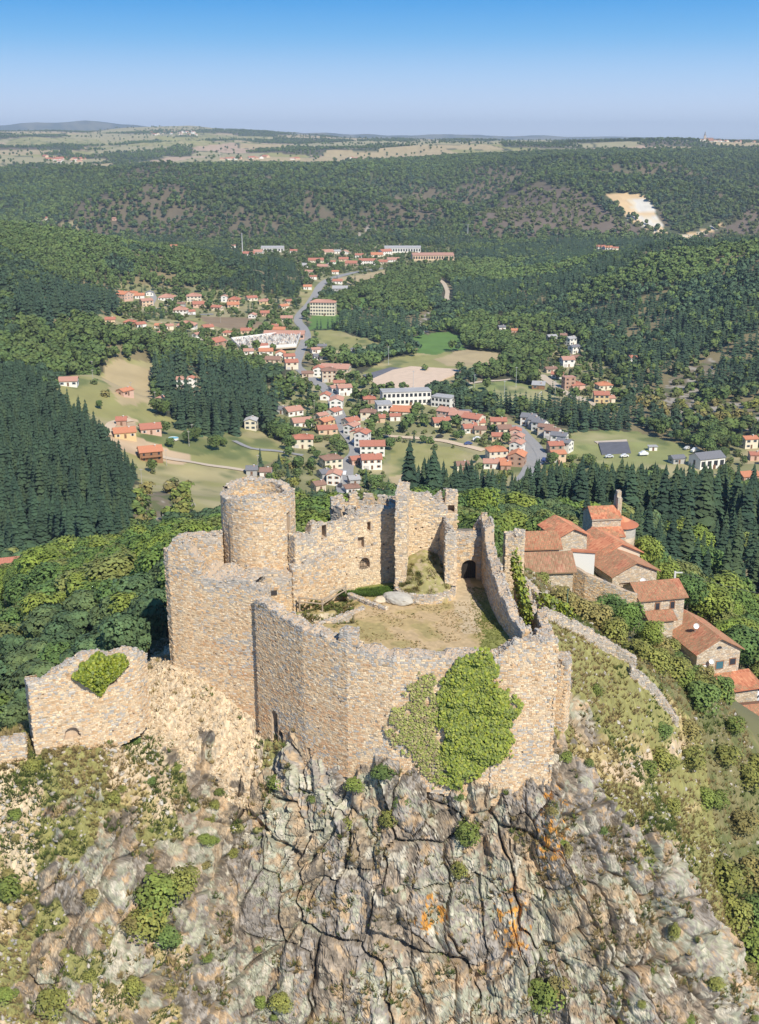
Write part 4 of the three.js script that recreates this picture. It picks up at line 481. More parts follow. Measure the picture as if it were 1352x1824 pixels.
hood('by the curved road', 'homes by the curved road', [[887, 764, 28, 'peach', 'red', 'gable', .1, 2], [897, 778, 24, 'cream', 'brown', 'gable', .3, 2], [886, 784, 20, 'peach', 'red', 'gable'], [918, 782, 18, 'pink', 'red', 'gable', 1.3, 2], [922, 793, 20, 'pink', 'salmon', 'gable', 1.3, 2], [921, 805, 26, 'white', 'salmon', 'gable', 1.1, 2], [884, 818, 34, 'cream', 'orange', 'hip', .2, 2], [897, 829, 26, 'white', 'orange', 'gable', .2], [921, 827, 32, 'brick', 'orange', 'gable', 1.2, 2], [874, 832, 26, 'white', 'salmon', 'gable', .1], [900, 836, 16, 'brick', 'orange', 'gable', .1], [851, 760, 22, 'cream', 'red', 'gable', .2], [988, 808, 26, 'brick', 'red', 'gable', .2, 2], [992, 824, 26, 'peach', 'orange', 'gable', .1, 2]]);
hood('in the estate terrace', 'grey terrace of the estate', [[942, 757, 26, 'white', 'slate', 'gable', -.5, 2], [951, 762, 18, 'grey', 'slate', 'gable', -.5, 2], [961, 767, 24, 'white', 'slate', 'gable', -.5, 2], [972, 775, 26, 'beige', 'brown', 'gable', -.5, 2], [984, 782, 26, 'white', 'brown', 'gable', -.5, 2], [996, 791, 28, 'white', 'slate', 'gable', -.5, 2], [1005, 803, 26, 'white', 'slate', 'gable', -.5, 2]]);
hood('under the east hill', 'homes under the east hill', [[1012, 692, 20, 'brick', 'salmon', 'flat', .1, 3], [1026, 692, 24, 'pink', 'red', 'hip', .2], [1075, 692, 25, 'cream', 'orange', 'hip', .2], [1070, 716, 26, 'ochre', 'red', 'gable', .1, 2], [1084, 716, 18, 'cream', 'salmon', 'gable', .1], [1010, 652, 22, 'white', 'salmon', 'gable', .1, 2], [993, 673, 21, 'white', 'red', 'gable', -.2], [980, 663, 20, 'beige', 'brown', 'gable', .4], [1016, 614, 18, 'white', 'grey', 'gable', .6, 2], [1022, 629, 17, 'white', 'slate', 'gable', .5, 2], [1126, 643, 12, 'white', 'red', 'gable', .2], [916, 594, 11, 'pink', 'orange', 'gable'], [982, 605, 16, 'grey', 'grey', 'gable', .3], [1025, 642, 15, 'cream', 'brown', 'gable'], [893, 588, 12, 'white', 'slate', 'gable', .3], [959, 692, 22, 'wood', 'grey', 'shed', -.3], [1003, 603, 11, 'grey', 'brown', 'gable']]);
hood('beside the park trees', 'buildings by the park', [[1205, 824, 24, 'grey', 'slate', 'gable', .2], [1333, 797, 25, 'cream', 'orange', 'gable', .2, 2], [1331, 855, 34, 'brick', 'orange', 'gable', .2], [1343, 818, 18, 'pink', 'red', 'gable']]);
hood('in the upper valley', 'upper valley homes', [[601, 505, 17, 'white', 'red', 'gable'], [606, 518, 26, 'grey', 'grey', 'gable'], [548, 515, 14, 'white', 'orange', 'gable'], [551, 488, 14, 'white', 'salmon', 'gable'], [523, 450, 12, 'white', 'red', 'gable'], [583, 452, 20, 'cream', 'salmon', 'gable', .4], [599, 451, 14, 'white', 'grey', 'gable', .3], [563, 467, 26, 'cream', 'red', 'gable', .1], [614, 452, 15, 'white', 'salmon', 'gable', T], [626, 472, 20, 'pink', 'red', 'gable'], [654, 471, 28, 'white', 'red', 'gable', .1, 2], [671, 457, 20, 'cream', 'orange', 'gable'], [686, 454, 20, 'white', 'red', 'gable', .5, 2], [700, 466, 20, 'white', 'salmon', 'gable'], [640, 458, 14, 'white', 'red', 'gable'], [575, 478, 18, 'beige', 'salmon', 'gable'], [590, 470, 14, 'white', 'red', 'gable', .4], [540, 476, 18, 'white', 'grey', 'gable'], [682, 470, 16, 'cream', 'red', 'gable'], [612, 465, 16, 'peach', 'red', 'gable'], [558, 497, 12, 'white', 'red', 'gable'], [597, 488, 12, 'white', 'orange', 'gable']], true);
hood('on the far riverside flat', 'homes on the far flat', [[1070, 443, 14, 'white', 'red', 'gable'], [1083, 444, 14, 'white', 'orange', 'gable'], [1096, 445, 10, 'cream', 'red', 'gable'], [443, 455, 20, 'white', 'red', 'gable'], [459, 452, 18, 'white', 'salmon', 'gable'], [415, 441, 9, 'white', 'salmon', 'gable'], [66, 390, 12, 'white', 'salmon', 'gable'], [80, 391, 10, 'cream', 'red', 'gable'], [205, 392, 8, 'pink', 'salmon', 'gable'], [310, 442, 12, 'peach', 'orange', 'gable']], true);
// plateau farms and the church village (distance given, they stand on the skyline)
function skylineHome(label, group, px, D, w, wall, roof, floors = 1, turn = 0) { const c = col(px, D, 20), y = H(c[0], -D); house('house', label, 'house', group, c[0], y, -D, turn, { w, d: w * .7, h: 3 * floors, rise: w * .2, kind: 'gable', wall, roof, floors, far: true, wins: false, door: false, chimney: false, tile: 3 }); }
[[395, 3560], [405, 3570], [412, 3590], [418, 3560], [425, 3600], [448, 3620], [456, 3580], [465, 3600], [473, 3640], [520, 3600], [528, 3620], [626, 3640], [636, 3680]].forEach(([px, D], i) => skylineHome(`farm building with ${i % 2 ? 'white walls' : 'red roof'}, ${ORD[i]} along the plateau edge fields`, 'plateau farms', px, D, 14 + (i % 3) * 4, i % 2 ? 'white' : 'peach', i % 3 ? 'red' : 'salmon', 1, i * .7));
{ const r = rng(77); for (let i = 0; i < 46; i++) { const px = 1180 + 170 * (r() * .5 + r() * .5), D = 4300 + 500 * r(); skylineHome('small red-roofed house of the hilltop village round the church', 'hilltop village houses', px, D, 12 + 8 * r(), ['white', 'cream', 'pink', 'beige'][r() * 4 | 0], ['red', 'orange', 'salmon', 'brown'][r() * 4 | 0], 2, r() * 3); } for (let i = 0; i < 26; i++) skylineHome('pale house of the distant village on the western skyline', 'western skyline houses', 270 + 80 * r(), 6500 + 500 * r(), 14 + 10 * r(), ['white', 'cream'][r() * 2 | 0], ['red', 'salmon'][r() * 2 | 0], 2, r() * 3); for (let i = 0; i < 14; i++) skylineHome('scattered farmhouse among the pale fields of the western plateau', 'western plateau farms', 60 + 90 * r(), 3700 + 300 * r(), 14 + 10 * r(), ['white', 'peach'][r() * 2 | 0], ['red', 'salmon'][r() * 2 | 0], 1, r() * 3);
  const c = col(1262, 4400, 30), y = H(c[0], -4400), o = thing('church', 'church with a pointed spire above the hilltop village', 'church', [c[0], y, -4400]); mesh('nave', wallGeo(30, 10, 12, 6, 'gable'), wallMat.stone, o); const rf = mesh('roof', roofGeo(30, 12, 6, 'gable', 3), roofMat.brown, o); rf.position.y = 10; box('bell_tower', wallMat.stone, o, 7, 24, 7, -16, 12, 0); const sp = mesh('spire', new THREE.ConeGeometry(5, 16, 4), roofMat.slate, o); sp.position.set(-16, 32, 0); sp.rotation.y = Math.PI / 4; }
// ---- larger buildings
function slabBlock(label, cat, px, py, w, d, h, turn, floors, bays, wall, roof, kind = 'flat', name = 'apartment_block', group) {
  const p = hit(px, py, 260), o = thing(name, label, cat, [p[0], p[1], p[2]], turn, group); HOMES.push([p[0], p[2], w * .4]); for (const s of [-1, 1]) HOMES.push([p[0] + Math.cos(turn) * s * w * .3, p[2] - Math.sin(turn) * s * w * .3, w * .25]);
  mesh('wall', wallGeo(w, h, d, kind === 'flat' ? .2 : 2.5, kind === 'flat' ? 'hip' : kind), wallMat[wall], o); if (kind === 'flat') box('roof', roofMat[roof], o, w + .6, .5, d + .6, 0, h + .25, 0); else { const r = mesh('roof', roofGeo(w, d, 2.5, kind, .8), roofMat[roof], o); r.position.y = h + .03; }
  for (let f = 0; f < floors; f++) for (let i = 0; i < bays; i++) { const x = ((i + .5) / bays - .5) * w; box('window', pane, o, w / bays * .62, h / floors * .5, .08, x, (f + .55) * h / floors, d / 2 + .02); } for (let f = 0; f < floors; f++) for (const s of [-1, 1]) box('window', pane, o, .08, h / floors * .45, 1.6, s * (w / 2 + .02), (f + .55) * h / floors, 0);
  box('door', doorMat, o, 1.6, 2.2, .1, w * .08, 1.1, d / 2 + .05); return o;
}
slabBlock('pale four-storey apartment block beside the bend of the valley road', 'apartments', 576, 561, 24, 11, 12.5, -.12, 4, 9, 'cream', 'salmon', 'hip');
slabBlock('long white two-storey school with rows of windows and flat roof', 'school', 722, 719, 31, 11, 8.6, .16, 2, 11, 'white', 'grey', 'flat', 'school_building');
slabBlock('small white annex with a flat roof next to the dark cedars', 'school', 790, 724, 13, 9, 6.5, -.5, 2, 5, 'white', 'grey', 'flat', 'school_building'); slabBlock('low white wing at the near end of the school', 'school', 683, 735, 9, 12, 6, .15, 2, 3, 'white', 'grey', 'flat', 'school_building');
slabBlock('long low orange hall behind the cemetery wall', 'hall', 507, 602, 34, 12, 4, -.02, 1, 9, 'pink', 'salmon', 'gable', 'hall'); slabBlock('white modern hall with slanting grey roof beside the park', 'hall', 1258, 831, 15, 10, 5.5, .35, 1, 4, 'white', 'slate', 'gable', 'hall');
slabBlock('long white factory shed at the head of the valley', 'factory', 717, 449, 54, 24, 7, 0, 1, 14, 'white', 'grey', 'gable', 'factory_building'); slabBlock('wide terracotta-roofed factory at the head of the valley', 'factory', 770, 462, 58, 30, 7, .06, 1, 16, 'peach', 'salmon', 'gable', 'factory_building'); slabBlock('pale warehouse at the far edge of the valley settlement', 'factory', 486, 448, 34, 20, 6, 0, 1, 8, 'white', 'grey', 'gable', 'factory_building');
{ const p = hit(268, 818, 260), o = house('chalet', 'brown timber chalet with orange roof and balcony below the bare soil', 'chalet', undefined, p[0], p[1], p[2], .35, { w: 10.5, d: 8, h: 4.6, rise: 2.2, wall: 'wood', roof: 'orange', floors: 2, balcony: true, shut: 0 }); }
{ const p = hit(1162, 802, 260); house('shed', 'small white shed standing alone on the park lawn', 'shed', undefined, p[0], p[1], p[2], .1, { w: 4.4, d: 2.6, h: 2.3, rise: .3, wall: 'white', roof: 'grey', kind: 'shed', wins: false, chimney: false }); }
{ const p = hit(309, 783, 260), o = thing('swimming_pool', 'pale blue round garden pool beside the pink walled house', 'pool', [p[0], p[1], p[2]]); const a = mesh('pool_wall', new THREE.CylinderGeometry(2.6, 2.6, 1.0, 24, 1, true), whiteMat, o); a.position.y = .5; const b = mesh('water', new THREE.CircleGeometry(2.55, 24), std(.25, .55, .62, .1), o); b.rotation.x = -Math.PI / 2; b.position.y = .85; }
{ const p = hit(30, 1030, 200); house('house', 'red-roofed house half hidden at the wood edge west of the castle', 'house', undefined, p[0], p[1] + 1, p[2], .3, { w: 9, d: 6, h: 3.2, rise: 1.6, wall: 'cream', roof: 'red' }); const q = hit(70, 1002, 200); house('shed', 'grey garden shed by the wood edge west of the castle', 'shed', undefined, q[0], q[1] + .5, q[2], .2, { w: 5, d: 3.5, h: 2.4, rise: .7, wall: 'grey', roof: 'grey', wins: false, chimney: false }); }
// ---- cemetery: wall, graves, gravel
{
  const q = [[412, 606], [520, 600], [536, 602], [528, 624], [430, 624]].map(([a, b]) => hit(a, b, 300)), y = Math.max(...q.map(p => p[1])), sh = new THREE.Shape(q.map(p => new THREE.Vector2(p[0], -p[2]))), g = new THREE.ExtrudeGeometry(sh, { depth: 1.5, bevelEnabled: false }); g.rotateX(-Math.PI / 2); g.translate(0, y - 1.2, 0); structure('cemetery_ground', g, gravel); const pl = q.map(p => [p[0], p[2]]); LAND.push({ type: 'quarry', q: pl, x0: Math.min(...pl.map(p => p[0])), x1: Math.max(...pl.map(p => p[0])), z0: Math.min(...pl.map(p => p[1])), z1: Math.max(...pl.map(p => p[1])) });
  const o = thing('cemetery_wall', 'white wall around the cemetery by the road bend', 'wall'); q.forEach((a, i) => { const b = q[(i + 1) % q.length], l = Math.hypot(b[0] - a[0], b[2] - a[2]); box('wall_panel', whiteMat, o, l, 2.4, .35, (a[0] + b[0]) / 2, y + 1, (a[2] + b[2]) / 2, -Math.atan2(b[2] - a[2], b[0] - a[0])); });
  const r = rng(31), gm = [std(.5, .49, .47, .6), std(.68, .66, .62, .6), std(.22, .22, .23, .4), std(.6, .52, .45, .6)]; let n = 0; const proto = gm.map(m => { const t = new THREE.Group(); box('slab', m, t, 1.1, .5, 2.0, 0, .25, 0); box('headstone', m, t, 1.1, 1.3, .25, 0, .65, -1.1); return t; });
  const L = LAND.at(-1); for (let z = L.z0; z < L.z1; z += 3.6) for (let x = L.x0; x < L.x1; x += 1.9) if (n < 290 && inside(pl, x, z) && r() < .8) { const t = proto[r() * 4 | 0].clone(); t.name = numbered('grave'); t.position.set(x + r() * .3, y + .32, z); t.rotation.y = (r() - .5) * .2; scene.add(t); tag(t, 'small stone grave in the walled cemetery by the road', 'grave', 'graves in the cemetery'); n++; }
}
// ---- vehicles, poles, masts, goals
const carShape = (() => { const s = new THREE.Shape(); [[-2.1, .3], [-2.1, .75], [-1.9, .88], [-1.3, .95], [-.75, 1.42], [.75, 1.45], [1.35, .98], [2.0, .85], [2.12, .6], [2.1, .3]].forEach(([x, y], i) => i ? s.lineTo(x, y) : s.moveTo(x, y)); const g = new THREE.ExtrudeGeometry(s, { depth: 1.5, bevelEnabled: true, bevelSize: .12, bevelThickness: .12, bevelSegments: 2 }); g.translate(0, 0, -.75); return g; })(), wheelGeo = new THREE.CylinderGeometry(.33, .33, .22, 12).rotateX(Math.PI / 2);
function car(label, px, py, turn, c, kind = 'car') { const p = hit(px, py, 260), o = thing(kind === 'car' ? 'parked_car' : 'parked_van', label, kind, [p[0], p[1] + .45, p[2]], turn, 'vehicles parked in the village'), m = std(...c, .35); const b = mesh('body', kind === 'car' ? carShape : carShape, m, o); if (kind !== 'car') b.scale.set(1.15, 1.45, 1.1); box('windscreen', pane, o, .5, .42, 1.45, kind === 'car' ? 1.0 : 1.15, kind === 'car' ? 1.2 : 1.75, 0); for (const s of [-1, 1]) { box('side_window', pane, o, 1.5, .32, .04, 0, kind === 'car' ? 1.18 : 1.7, s * .89); for (const x of [-1.3, 1.3]) { const w = mesh('wheel', wheelGeo, std(.02, .02, .02), o); w.position.set(x, .33, s * .8); } } }
car('white car on the street above the lowest houses', 614, 846, 1.5, [.75, .75, .75]); car('dark car parked at the bottom of the street', 606, 868, 1.5, [.04, .04, .05]); car('silver car on the street near the row houses', 622, 822, 1.4, [.45, .46, .48]); car('white car by the row houses on the main street', 629, 790, 1.7, [.7, .7, .7]);
car('white van in the garden west of the street', 512, 774, .4, [.8, .8, .78], 'van'); car('silver car on the garden drive west of the street', 494, 780, .9, [.5, .5, .52]); car('white motorhome parked below the school terrace', 850, 786, 0, [.8, .79, .76], 'van'); car('blue car next to the motorhome below the school terrace', 834, 793, .3, [.06, .1, .25]); car('black car on the path below the school terrace', 783, 780, .4, [.03, .03, .03]); car('dark blue car at the curved road junction', 969, 822, 1.3, [.05, .08, .2]); car('white car on the lawn under the conifer tops', 1112, 815, .2, [.8, .8, .8]); car('silver car on the lawn beside the grey court', 1085, 816, .1, [.6, .62, .65]); car('white van on the lawn near the river trees', 1146, 812, .2, [.8, .8, .8], 'van'); car('white van at the far corner of the lawn', 1238, 806, .5, [.82, .82, .8], 'van'); car('pale car beside the van at the lawn corner', 1224, 801, .7, [.6, .6, .58]); car('red car at the end of the lowest house drive', 588, 845, .5, [.4, .05, .04]);
function pole(name, label, cat, px, py, h, r, c, group, arm) { const p = hit(px, py, 150), o = thing(name, label, cat, [p[0], p[1], p[2]], 0, group); const m = std(...c, .7); const s = mesh('shaft', new THREE.CylinderGeometry(r * .6, r, h, 7), m, o); s.position.y = h / 2; if (arm) box('cross_arm', m, o, arm, .2, .2, 0, h - .5, 0); return o; }
[[165, 665], [166, 683], [234, 705], [277, 722], [401, 722], [343, 782], [337, 795], [460, 838], [297, 830], [253, 868], [450, 555], [393, 575], [400, 560], [526, 690], [650, 735], [560, 735]].forEach(([x, y], i) => pole('utility_pole', 'slim grey utility pole among the meadows and gardens', 'pole', x, y, 8, .14, [.45, .42, .38], 'utility poles in the valley', 1.4));
[[845, 704], [898, 716], [988, 716], [919, 690], [736, 697], [692, 650]].forEach(([x, y]) => pole('floodlight_mast', 'tall thin floodlight mast at the sports grounds', 'mast', x, y, 14, .16, [.5, .52, .52], 'floodlight masts', 1.6));
pole('radio_mast', 'pale lattice mast on the skyline field', 'mast', 392, 282, 32, .9, [.6, .5, .48]); pole('radio_mast', 'grey lattice mast on the wooded spur above the valley', 'mast', 432, 452, 30, .8, [.55, .55, .55]); pole('power_pylon', 'slim pylon in front of the far wooded slope', 'pylon', 833, 428, 26, .7, [.5, .5, .5], undefined, 8);
{ const m = std(.8, .8, .8, .6); for (const [px, py, l] of [[838, 697, 'white goal at the west end of the green pitch'], [962, 706, 'white goal at the east end of the green pitch']]) { const p = hit(px, py, 260), o = thing('goal', l, 'goal', [p[0], p[1], p[2]], 1.2); for (const s of [-1, 1]) box('post', m, o, .15, 2.5, .15, s * 3.6, 1.25, 0); box('crossbar', m, o, 7.4, .15, .15, 0, 2.5, 0); } }

// ---------------------------------------------------------------- the hamlet under the castle
const stoneWall = (() => { const n = 256, a = new Uint8Array(n * n * 4), b = new Uint8Array(n * n * 4); for (let j = 0; j < n; j++) for (let i = 0; i < n; i++) { const row = j >> 3, off = (h3(row, 0, 0, 2) * 31) | 0; const s = slabs((i + off) % n, j + (h3(i >> 4, row, 1, 3) - .5) * 2, 17, 8, 6), e = clamp(s[1] * 6), pal = [[.56, .44, .30], [.62, .50, .36], [.48, .38, .27], [.46, .42, .36], [.66, .57, .44]], c = pal[s[2] * 5 | 0], k = mix(.8, 1, e) * (.85 + .3 * h3(i, j, 9, 1)); for (let q = 0; q < 3; q++) a[(j * n + i) * 4 + q] = 255 * Math.pow(clamp(c[q] * k), 1 / 2.2); a[(j * n + i) * 4 + 3] = 255; b.set([255 * e, 255 * e, 255 * e, 255], (j * n + i) * 4); } const mk = (d, s) => { const t = new THREE.DataTexture(d, n, n); if (s) t.colorSpace = THREE.SRGBColorSpace; t.wrapS = t.wrapT = THREE.RepeatWrapping; t.repeat.set(.16, .16); t.magFilter = THREE.LinearFilter; t.needsUpdate = true; return t; }; return new THREE.MeshStandardMaterial({ map: mk(a, 1), bumpMap: mk(b), bumpScale: .05, roughness: 1 }); })();
const oldTile = (() => { const mk = (base, moss, s) => { const n = 256, a = new Uint8Array(n * n * 4); for (let j = 0; j < n; j++) for (let i = 0; i < n; i++) { const t = h3(i >> 2, j >> 3, 1, s), w = f2(i / 40, j / 40, 4, s), c = t < .25 ? [base[0] * .8, base[1] * .72, base[2] * .7] : t > .85 ? [base[0] * 1.12, base[1] * 1.3, base[2] * 1.3] : base, m = w > .62 - moss * .3 && h3(i >> 1, j >> 1, 3, s) < .6 ? .55 : 0, o = [mix(c[0], .22, m), mix(c[1], .19, m), mix(c[2], .10, m)]; for (let q = 0; q < 3; q++) a[(j * n + i) * 4 + q] = 255 * Math.pow(clamp(o[q]), 1 / 2.2); a[(j * n + i) * 4 + 3] = 255; } const t = new THREE.DataTexture(a, n, n); t.colorSpace = THREE.SRGBColorSpace; t.wrapS = t.wrapT = THREE.RepeatWrapping; t.repeat.set(.06, .06); t.magFilter = THREE.LinearFilter; t.needsUpdate = true; return new THREE.MeshStandardMaterial({ map: t, roughness: 1 }); }; return [mk([.56, .22, .115], .1, 3), mk([.47, .20, .11], .7, 4), mk([.42, .21, .13], 1.1, 5)]; })();
function cottage(label, px, py, D, turn, o) { const p = at(px, py, D); return house('stone_house', label, 'house', 'stone houses of the hamlet', p[0], p[1], p[2] * -1, turn, { wm: stoneWall, tile: .26, chimney: false, shut: 0, wins: false, door: false, ...o, rm: oldTile[o.age || 0] }); }
function opening(o, x, y, z, w, h, ry = 0, mat = pane, frame = shutterMat[0]) { const f = box('window', frame, o, w + .24, h + .24, .08, x, y, z, ry); const q = box('pane', mat, o, w, h, .12, x, y, z, ry); return f; }
// gable toward the viewer, ridge running back
function endOn(label, px, py, D, turn, wide, long, h, rise, age, plaster) { const p = at(px, py, D), o = thing('stone_house', label, 'house', [p[0], p[1], -D], turn, 'stone houses of the hamlet'); const w = mesh('wall', wallGeo(long, h, wide, rise, 'gable'), plaster || stoneWall, o); w.rotation.y = Math.PI / 2; w.position.z = -long / 2; const r = mesh('roof', roofGeo(long, wide, rise, 'gable', .26), oldTile[age], o); r.rotation.y = Math.PI / 2; r.position.set(0, h + .03, -long / 2); HOMES.push([p[0] - Math.sin(turn) * long / 2, -D - Math.cos(turn) * long / 2, Math.max(wide, long) * .55]); return o; }
{
  const a = endOn('large stone house with mossy tiled roof and blue window at the lower end', 1276, 1206, 147, .27, 7.0, 10.5, 4.1, 2.2, 1);
  opening(a, -2.5, 1.6, .02, 1.3, 1.3, 0, whiteMat); opening(a, .3, 1.9, .02, 1.1, 1.1, 0, std(.05, .15, .19, .3)); opening(a, 2.4, 2.2, .02, .9, .9); const l = mesh('loft_opening', new THREE.CircleGeometry(.42, 16, 0, Math.PI), pane, a); l.position.set(0, 4.5, .03);
  const lean = mesh('lean_to_roof', roofGeo(6.6, 3.4, .9, 'shed', .26), oldTile[0], a); lean.position.set(1.6, -.3, 2.0); const lw = mesh('lean_to_wall', wallGeo(6.2, 2.4, 3.0, .9, 'shed'), stoneWall, a); lw.position.set(1.6, -2.8, 2.0);
}
cottage('lowest roof of the hamlet, below the large stone house', 1352, 1296, 140, .2, { w: 7, d: 5, h: 2.5, rise: 1.3, age: 1 });
{ const b = cottage('tiled house with two satellite dishes on its roof', 1160, 1102, 156, .22, { w: 7.0, d: 6.2, h: 4.6, rise: 1.6, age: 1 }); opening(b, 1.6, 3.4, 3.13, .6, 1.0); opening(b, 1.7, 1.3, 3.13, .6, .9); opening(b, -.8, 3.4, 3.13, .6, 1.0); }
endOn('tiled house with its gable just above the dish roof', 1128, 1060, 160.5, .33, 7.8, 8.2, 3.6, 1.9, 1);
endOn('house with a pale gable and orange roof below the chapel', 1102, 1024, 167, .36, 7.4, 8.0, 3.4, 2.0, 0, wallMat.beige);
cottage('broad low house with mossy roof beside the castle turret', 972, 1034, 150, .08, { w: 6.4, d: 5.6, h: 2.4, rise: 2.0, age: 2 });
cottage('long tiled outbuilding behind the broad low house', 952, 996, 159, .08, { w: 6.2, d: 5, h: 2.6, rise: 1.9, age: 1 });
endOn('narrow house with bright orange roof next to the chapel', 1018, 992, 164, .3, 5.0, 6.2, 3.4, 1.4, 0);
cottage('small roofed shed between the hamlet houses', 1170, 1112, 152, .2, { w: 3.6, d: 3.2, h: 1.4, rise: .8, age: 1 });
{ // courtyard walls of the hamlet with tile coping
  const w = ruin('yard_wall', 'tall yard wall with tiled coping below the hamlet houses', 'wall', { seed: 41, rag: .1, th: .5, single: 20, caps: 0, path: [[27.0, -152.5, -12.0, -18], [29.5, -150, -12.9, -19], [33.4, -148.4, -14.2, -21], [36.5, -147.6, -15.2, -22]] });
  const p = at(1038, 1012, 160); const o = thing('white_gable', 'whitewashed gable wall in the hamlet yard', 'wall', [p[0], p[1] - 2, -160], -.2); box('plaster_wall', whiteMat, o, 3.4, 5, .5, 0, 2.2, 0); box('coping', oldTile[0], o, 3.8, .25, .9, 0, 4.8, 0);
}
{ // chapel
  const p = at(1068, 984, 182), o = thing('chapel', 'small stone chapel with stepped orange roofs and a bell gable', 'chapel', [p[0], p[1], -182], .12);
  mesh('nave', wallGeo(5.0, 7.0, 5.2, 1.5, 'gable'), stoneWall, o); const r = mesh('nave_roof', roofGeo(5.0, 5.2, 1.5, 'gable', .26, .15), oldTile[0], o); r.position.y = 7.03;
  const aisle = mesh('aisle', wallGeo(5.0, 4.6, 2.4, 1.0, 'shed'), stoneWall, o); aisle.position.z = 3.8; const ar = mesh('aisle_roof', roofGeo(5.0, 2.4, 1.0, 'shed', .26, .15), oldTile[0], o); ar.position.set(0, 4.63, 3.8);
  const bg = box('bell_gable', stoneWall, o, 0.7, 4.2, 2.2, 2.65, 8.0, 0); box('bell_gable_top', stoneWall, o, .7, 1.2, 1.0, 2.65, 10.5, 0); const ap = mesh('apse', new THREE.CylinderGeometry(2.4, 2.5, 9, 16), stoneWall, o); ap.position.set(3.6, .6, 0); const ac = mesh('apse_roof', new THREE.ConeGeometry(2.9, 1.5, 16), oldTile[0], o); ac.position.set(3.6, 5.8, 0);
  const win = mesh('window', new THREE.CapsuleGeometry(.28, .8, 4, 8), pane, o); win.position.set(.4, 2.9, 4.98); win.scale.z = .3; box('string_course', stoneWall, o, 5.2, .25, .3, 0, 6.9, 2.65); box('buttress', stoneWall, o, .6, 6, 1.0, -2.75, 1.6, 2.4); HOMES.push([p[0], -180, 6]);
}
function dish(label, x, y, z, r) { const o = thing('satellite_dish', label, 'satellite dish', [x, y, z]); const g = new THREE.SphereGeometry(r * 1.6, 16, 6, 0, 6.3, 0, .68); g.translate(0, -r * 1.6, 0); const b = mesh('reflector', g, std(.8, .8, .79, .5), o); b.rotation.x = -Math.PI / 2 - .3; b.rotation.x = Math.PI / 2 - .35; b.scale.y = -1; const a = mesh('mount', new THREE.CylinderGeometry(.04, .04, 1.2, 6), std(.3, .3, .3, .5), o); a.position.set(0, -.5, -.2); return o; }
{ let p = at(1145, 1034, 156); dish('larger satellite dish on the hamlet roof', p[0], p[1], -156, .42); p = at(1153, 1037, 156); dish('smaller satellite dish beside the larger one on the roof', p[0], p[1], -156, .3); p = at(1240, 1115, 150.5); dish('satellite dish on the mossy roof ridge of the large house', p[0], p[1], -150.5, .42); p = at(1267, 1178, 146); dish('satellite dish on the front wall over the blue window', p[0], p[1], -146, .36); }
{ const p = at(1198, 1072, 162), o = thing('electric_pole', 'pale concrete pole with a crossarm and lamp above the hamlet', 'pole', [p[0], p[1] - 1, -162]); const m = std(.62, .6, .56, .8); box('shaft', m, o, .28, 6.2, .28, 0, 3, 0); box('cross_arm', m, o, 1.3, .16, .16, .5, 5.9, 0); const s = mesh('insulator_box', new THREE.SphereGeometry(.35, 10, 8), whiteMat, o); s.position.set(.5, 3.4, .2); const cv = new THREE.QuadraticBezierCurve3(new THREE.Vector3(1.1, 5.9, 0), new THREE.Vector3(10, 3.2, 2), new THREE.Vector3(22, 2.4, 4)); mesh('cable', new THREE.TubeGeometry(cv, 20, .03, 5), std(.1, .1, .1), o); }
{ const p = at(1009, 1098, 117), o = thing('lamp_post', 'thin green post on the grass slope by the field wall', 'post', [p[0], p[1], -117]); const s = mesh('shaft', new THREE.CylinderGeometry(.05, .06, 3.2, 7), std(.12, .2, .14, .6), o); s.position.y = 1.5; const c = mesh('lamp_head', new THREE.CylinderGeometry(.12, .06, .3, 8), std(.1, .15, .12, .6), o); c.position.y = 3.2; }
{ const p = at(1340, 1243, 147), o = thing('parked_car', 'white car parked by the lowest hamlet wall', 'car', [p[0], p[1] - .6, -147], .9); mesh('body', carShape, std(.78, .78, .77, .3), o); box('windscreen', pane, o, .5, .42, 1.45, 1.0, 1.2, 0); for (const s of [-1, 1]) { box('side_window', pane, o, 1.5, .32, .04, 0, 1.18, s * .89); for (const x of [-1.3, 1.3]) { const w = mesh('wheel', wheelGeo, std(.02, .02, .02), o); w.position.set(x, .33, s * .8); } } }

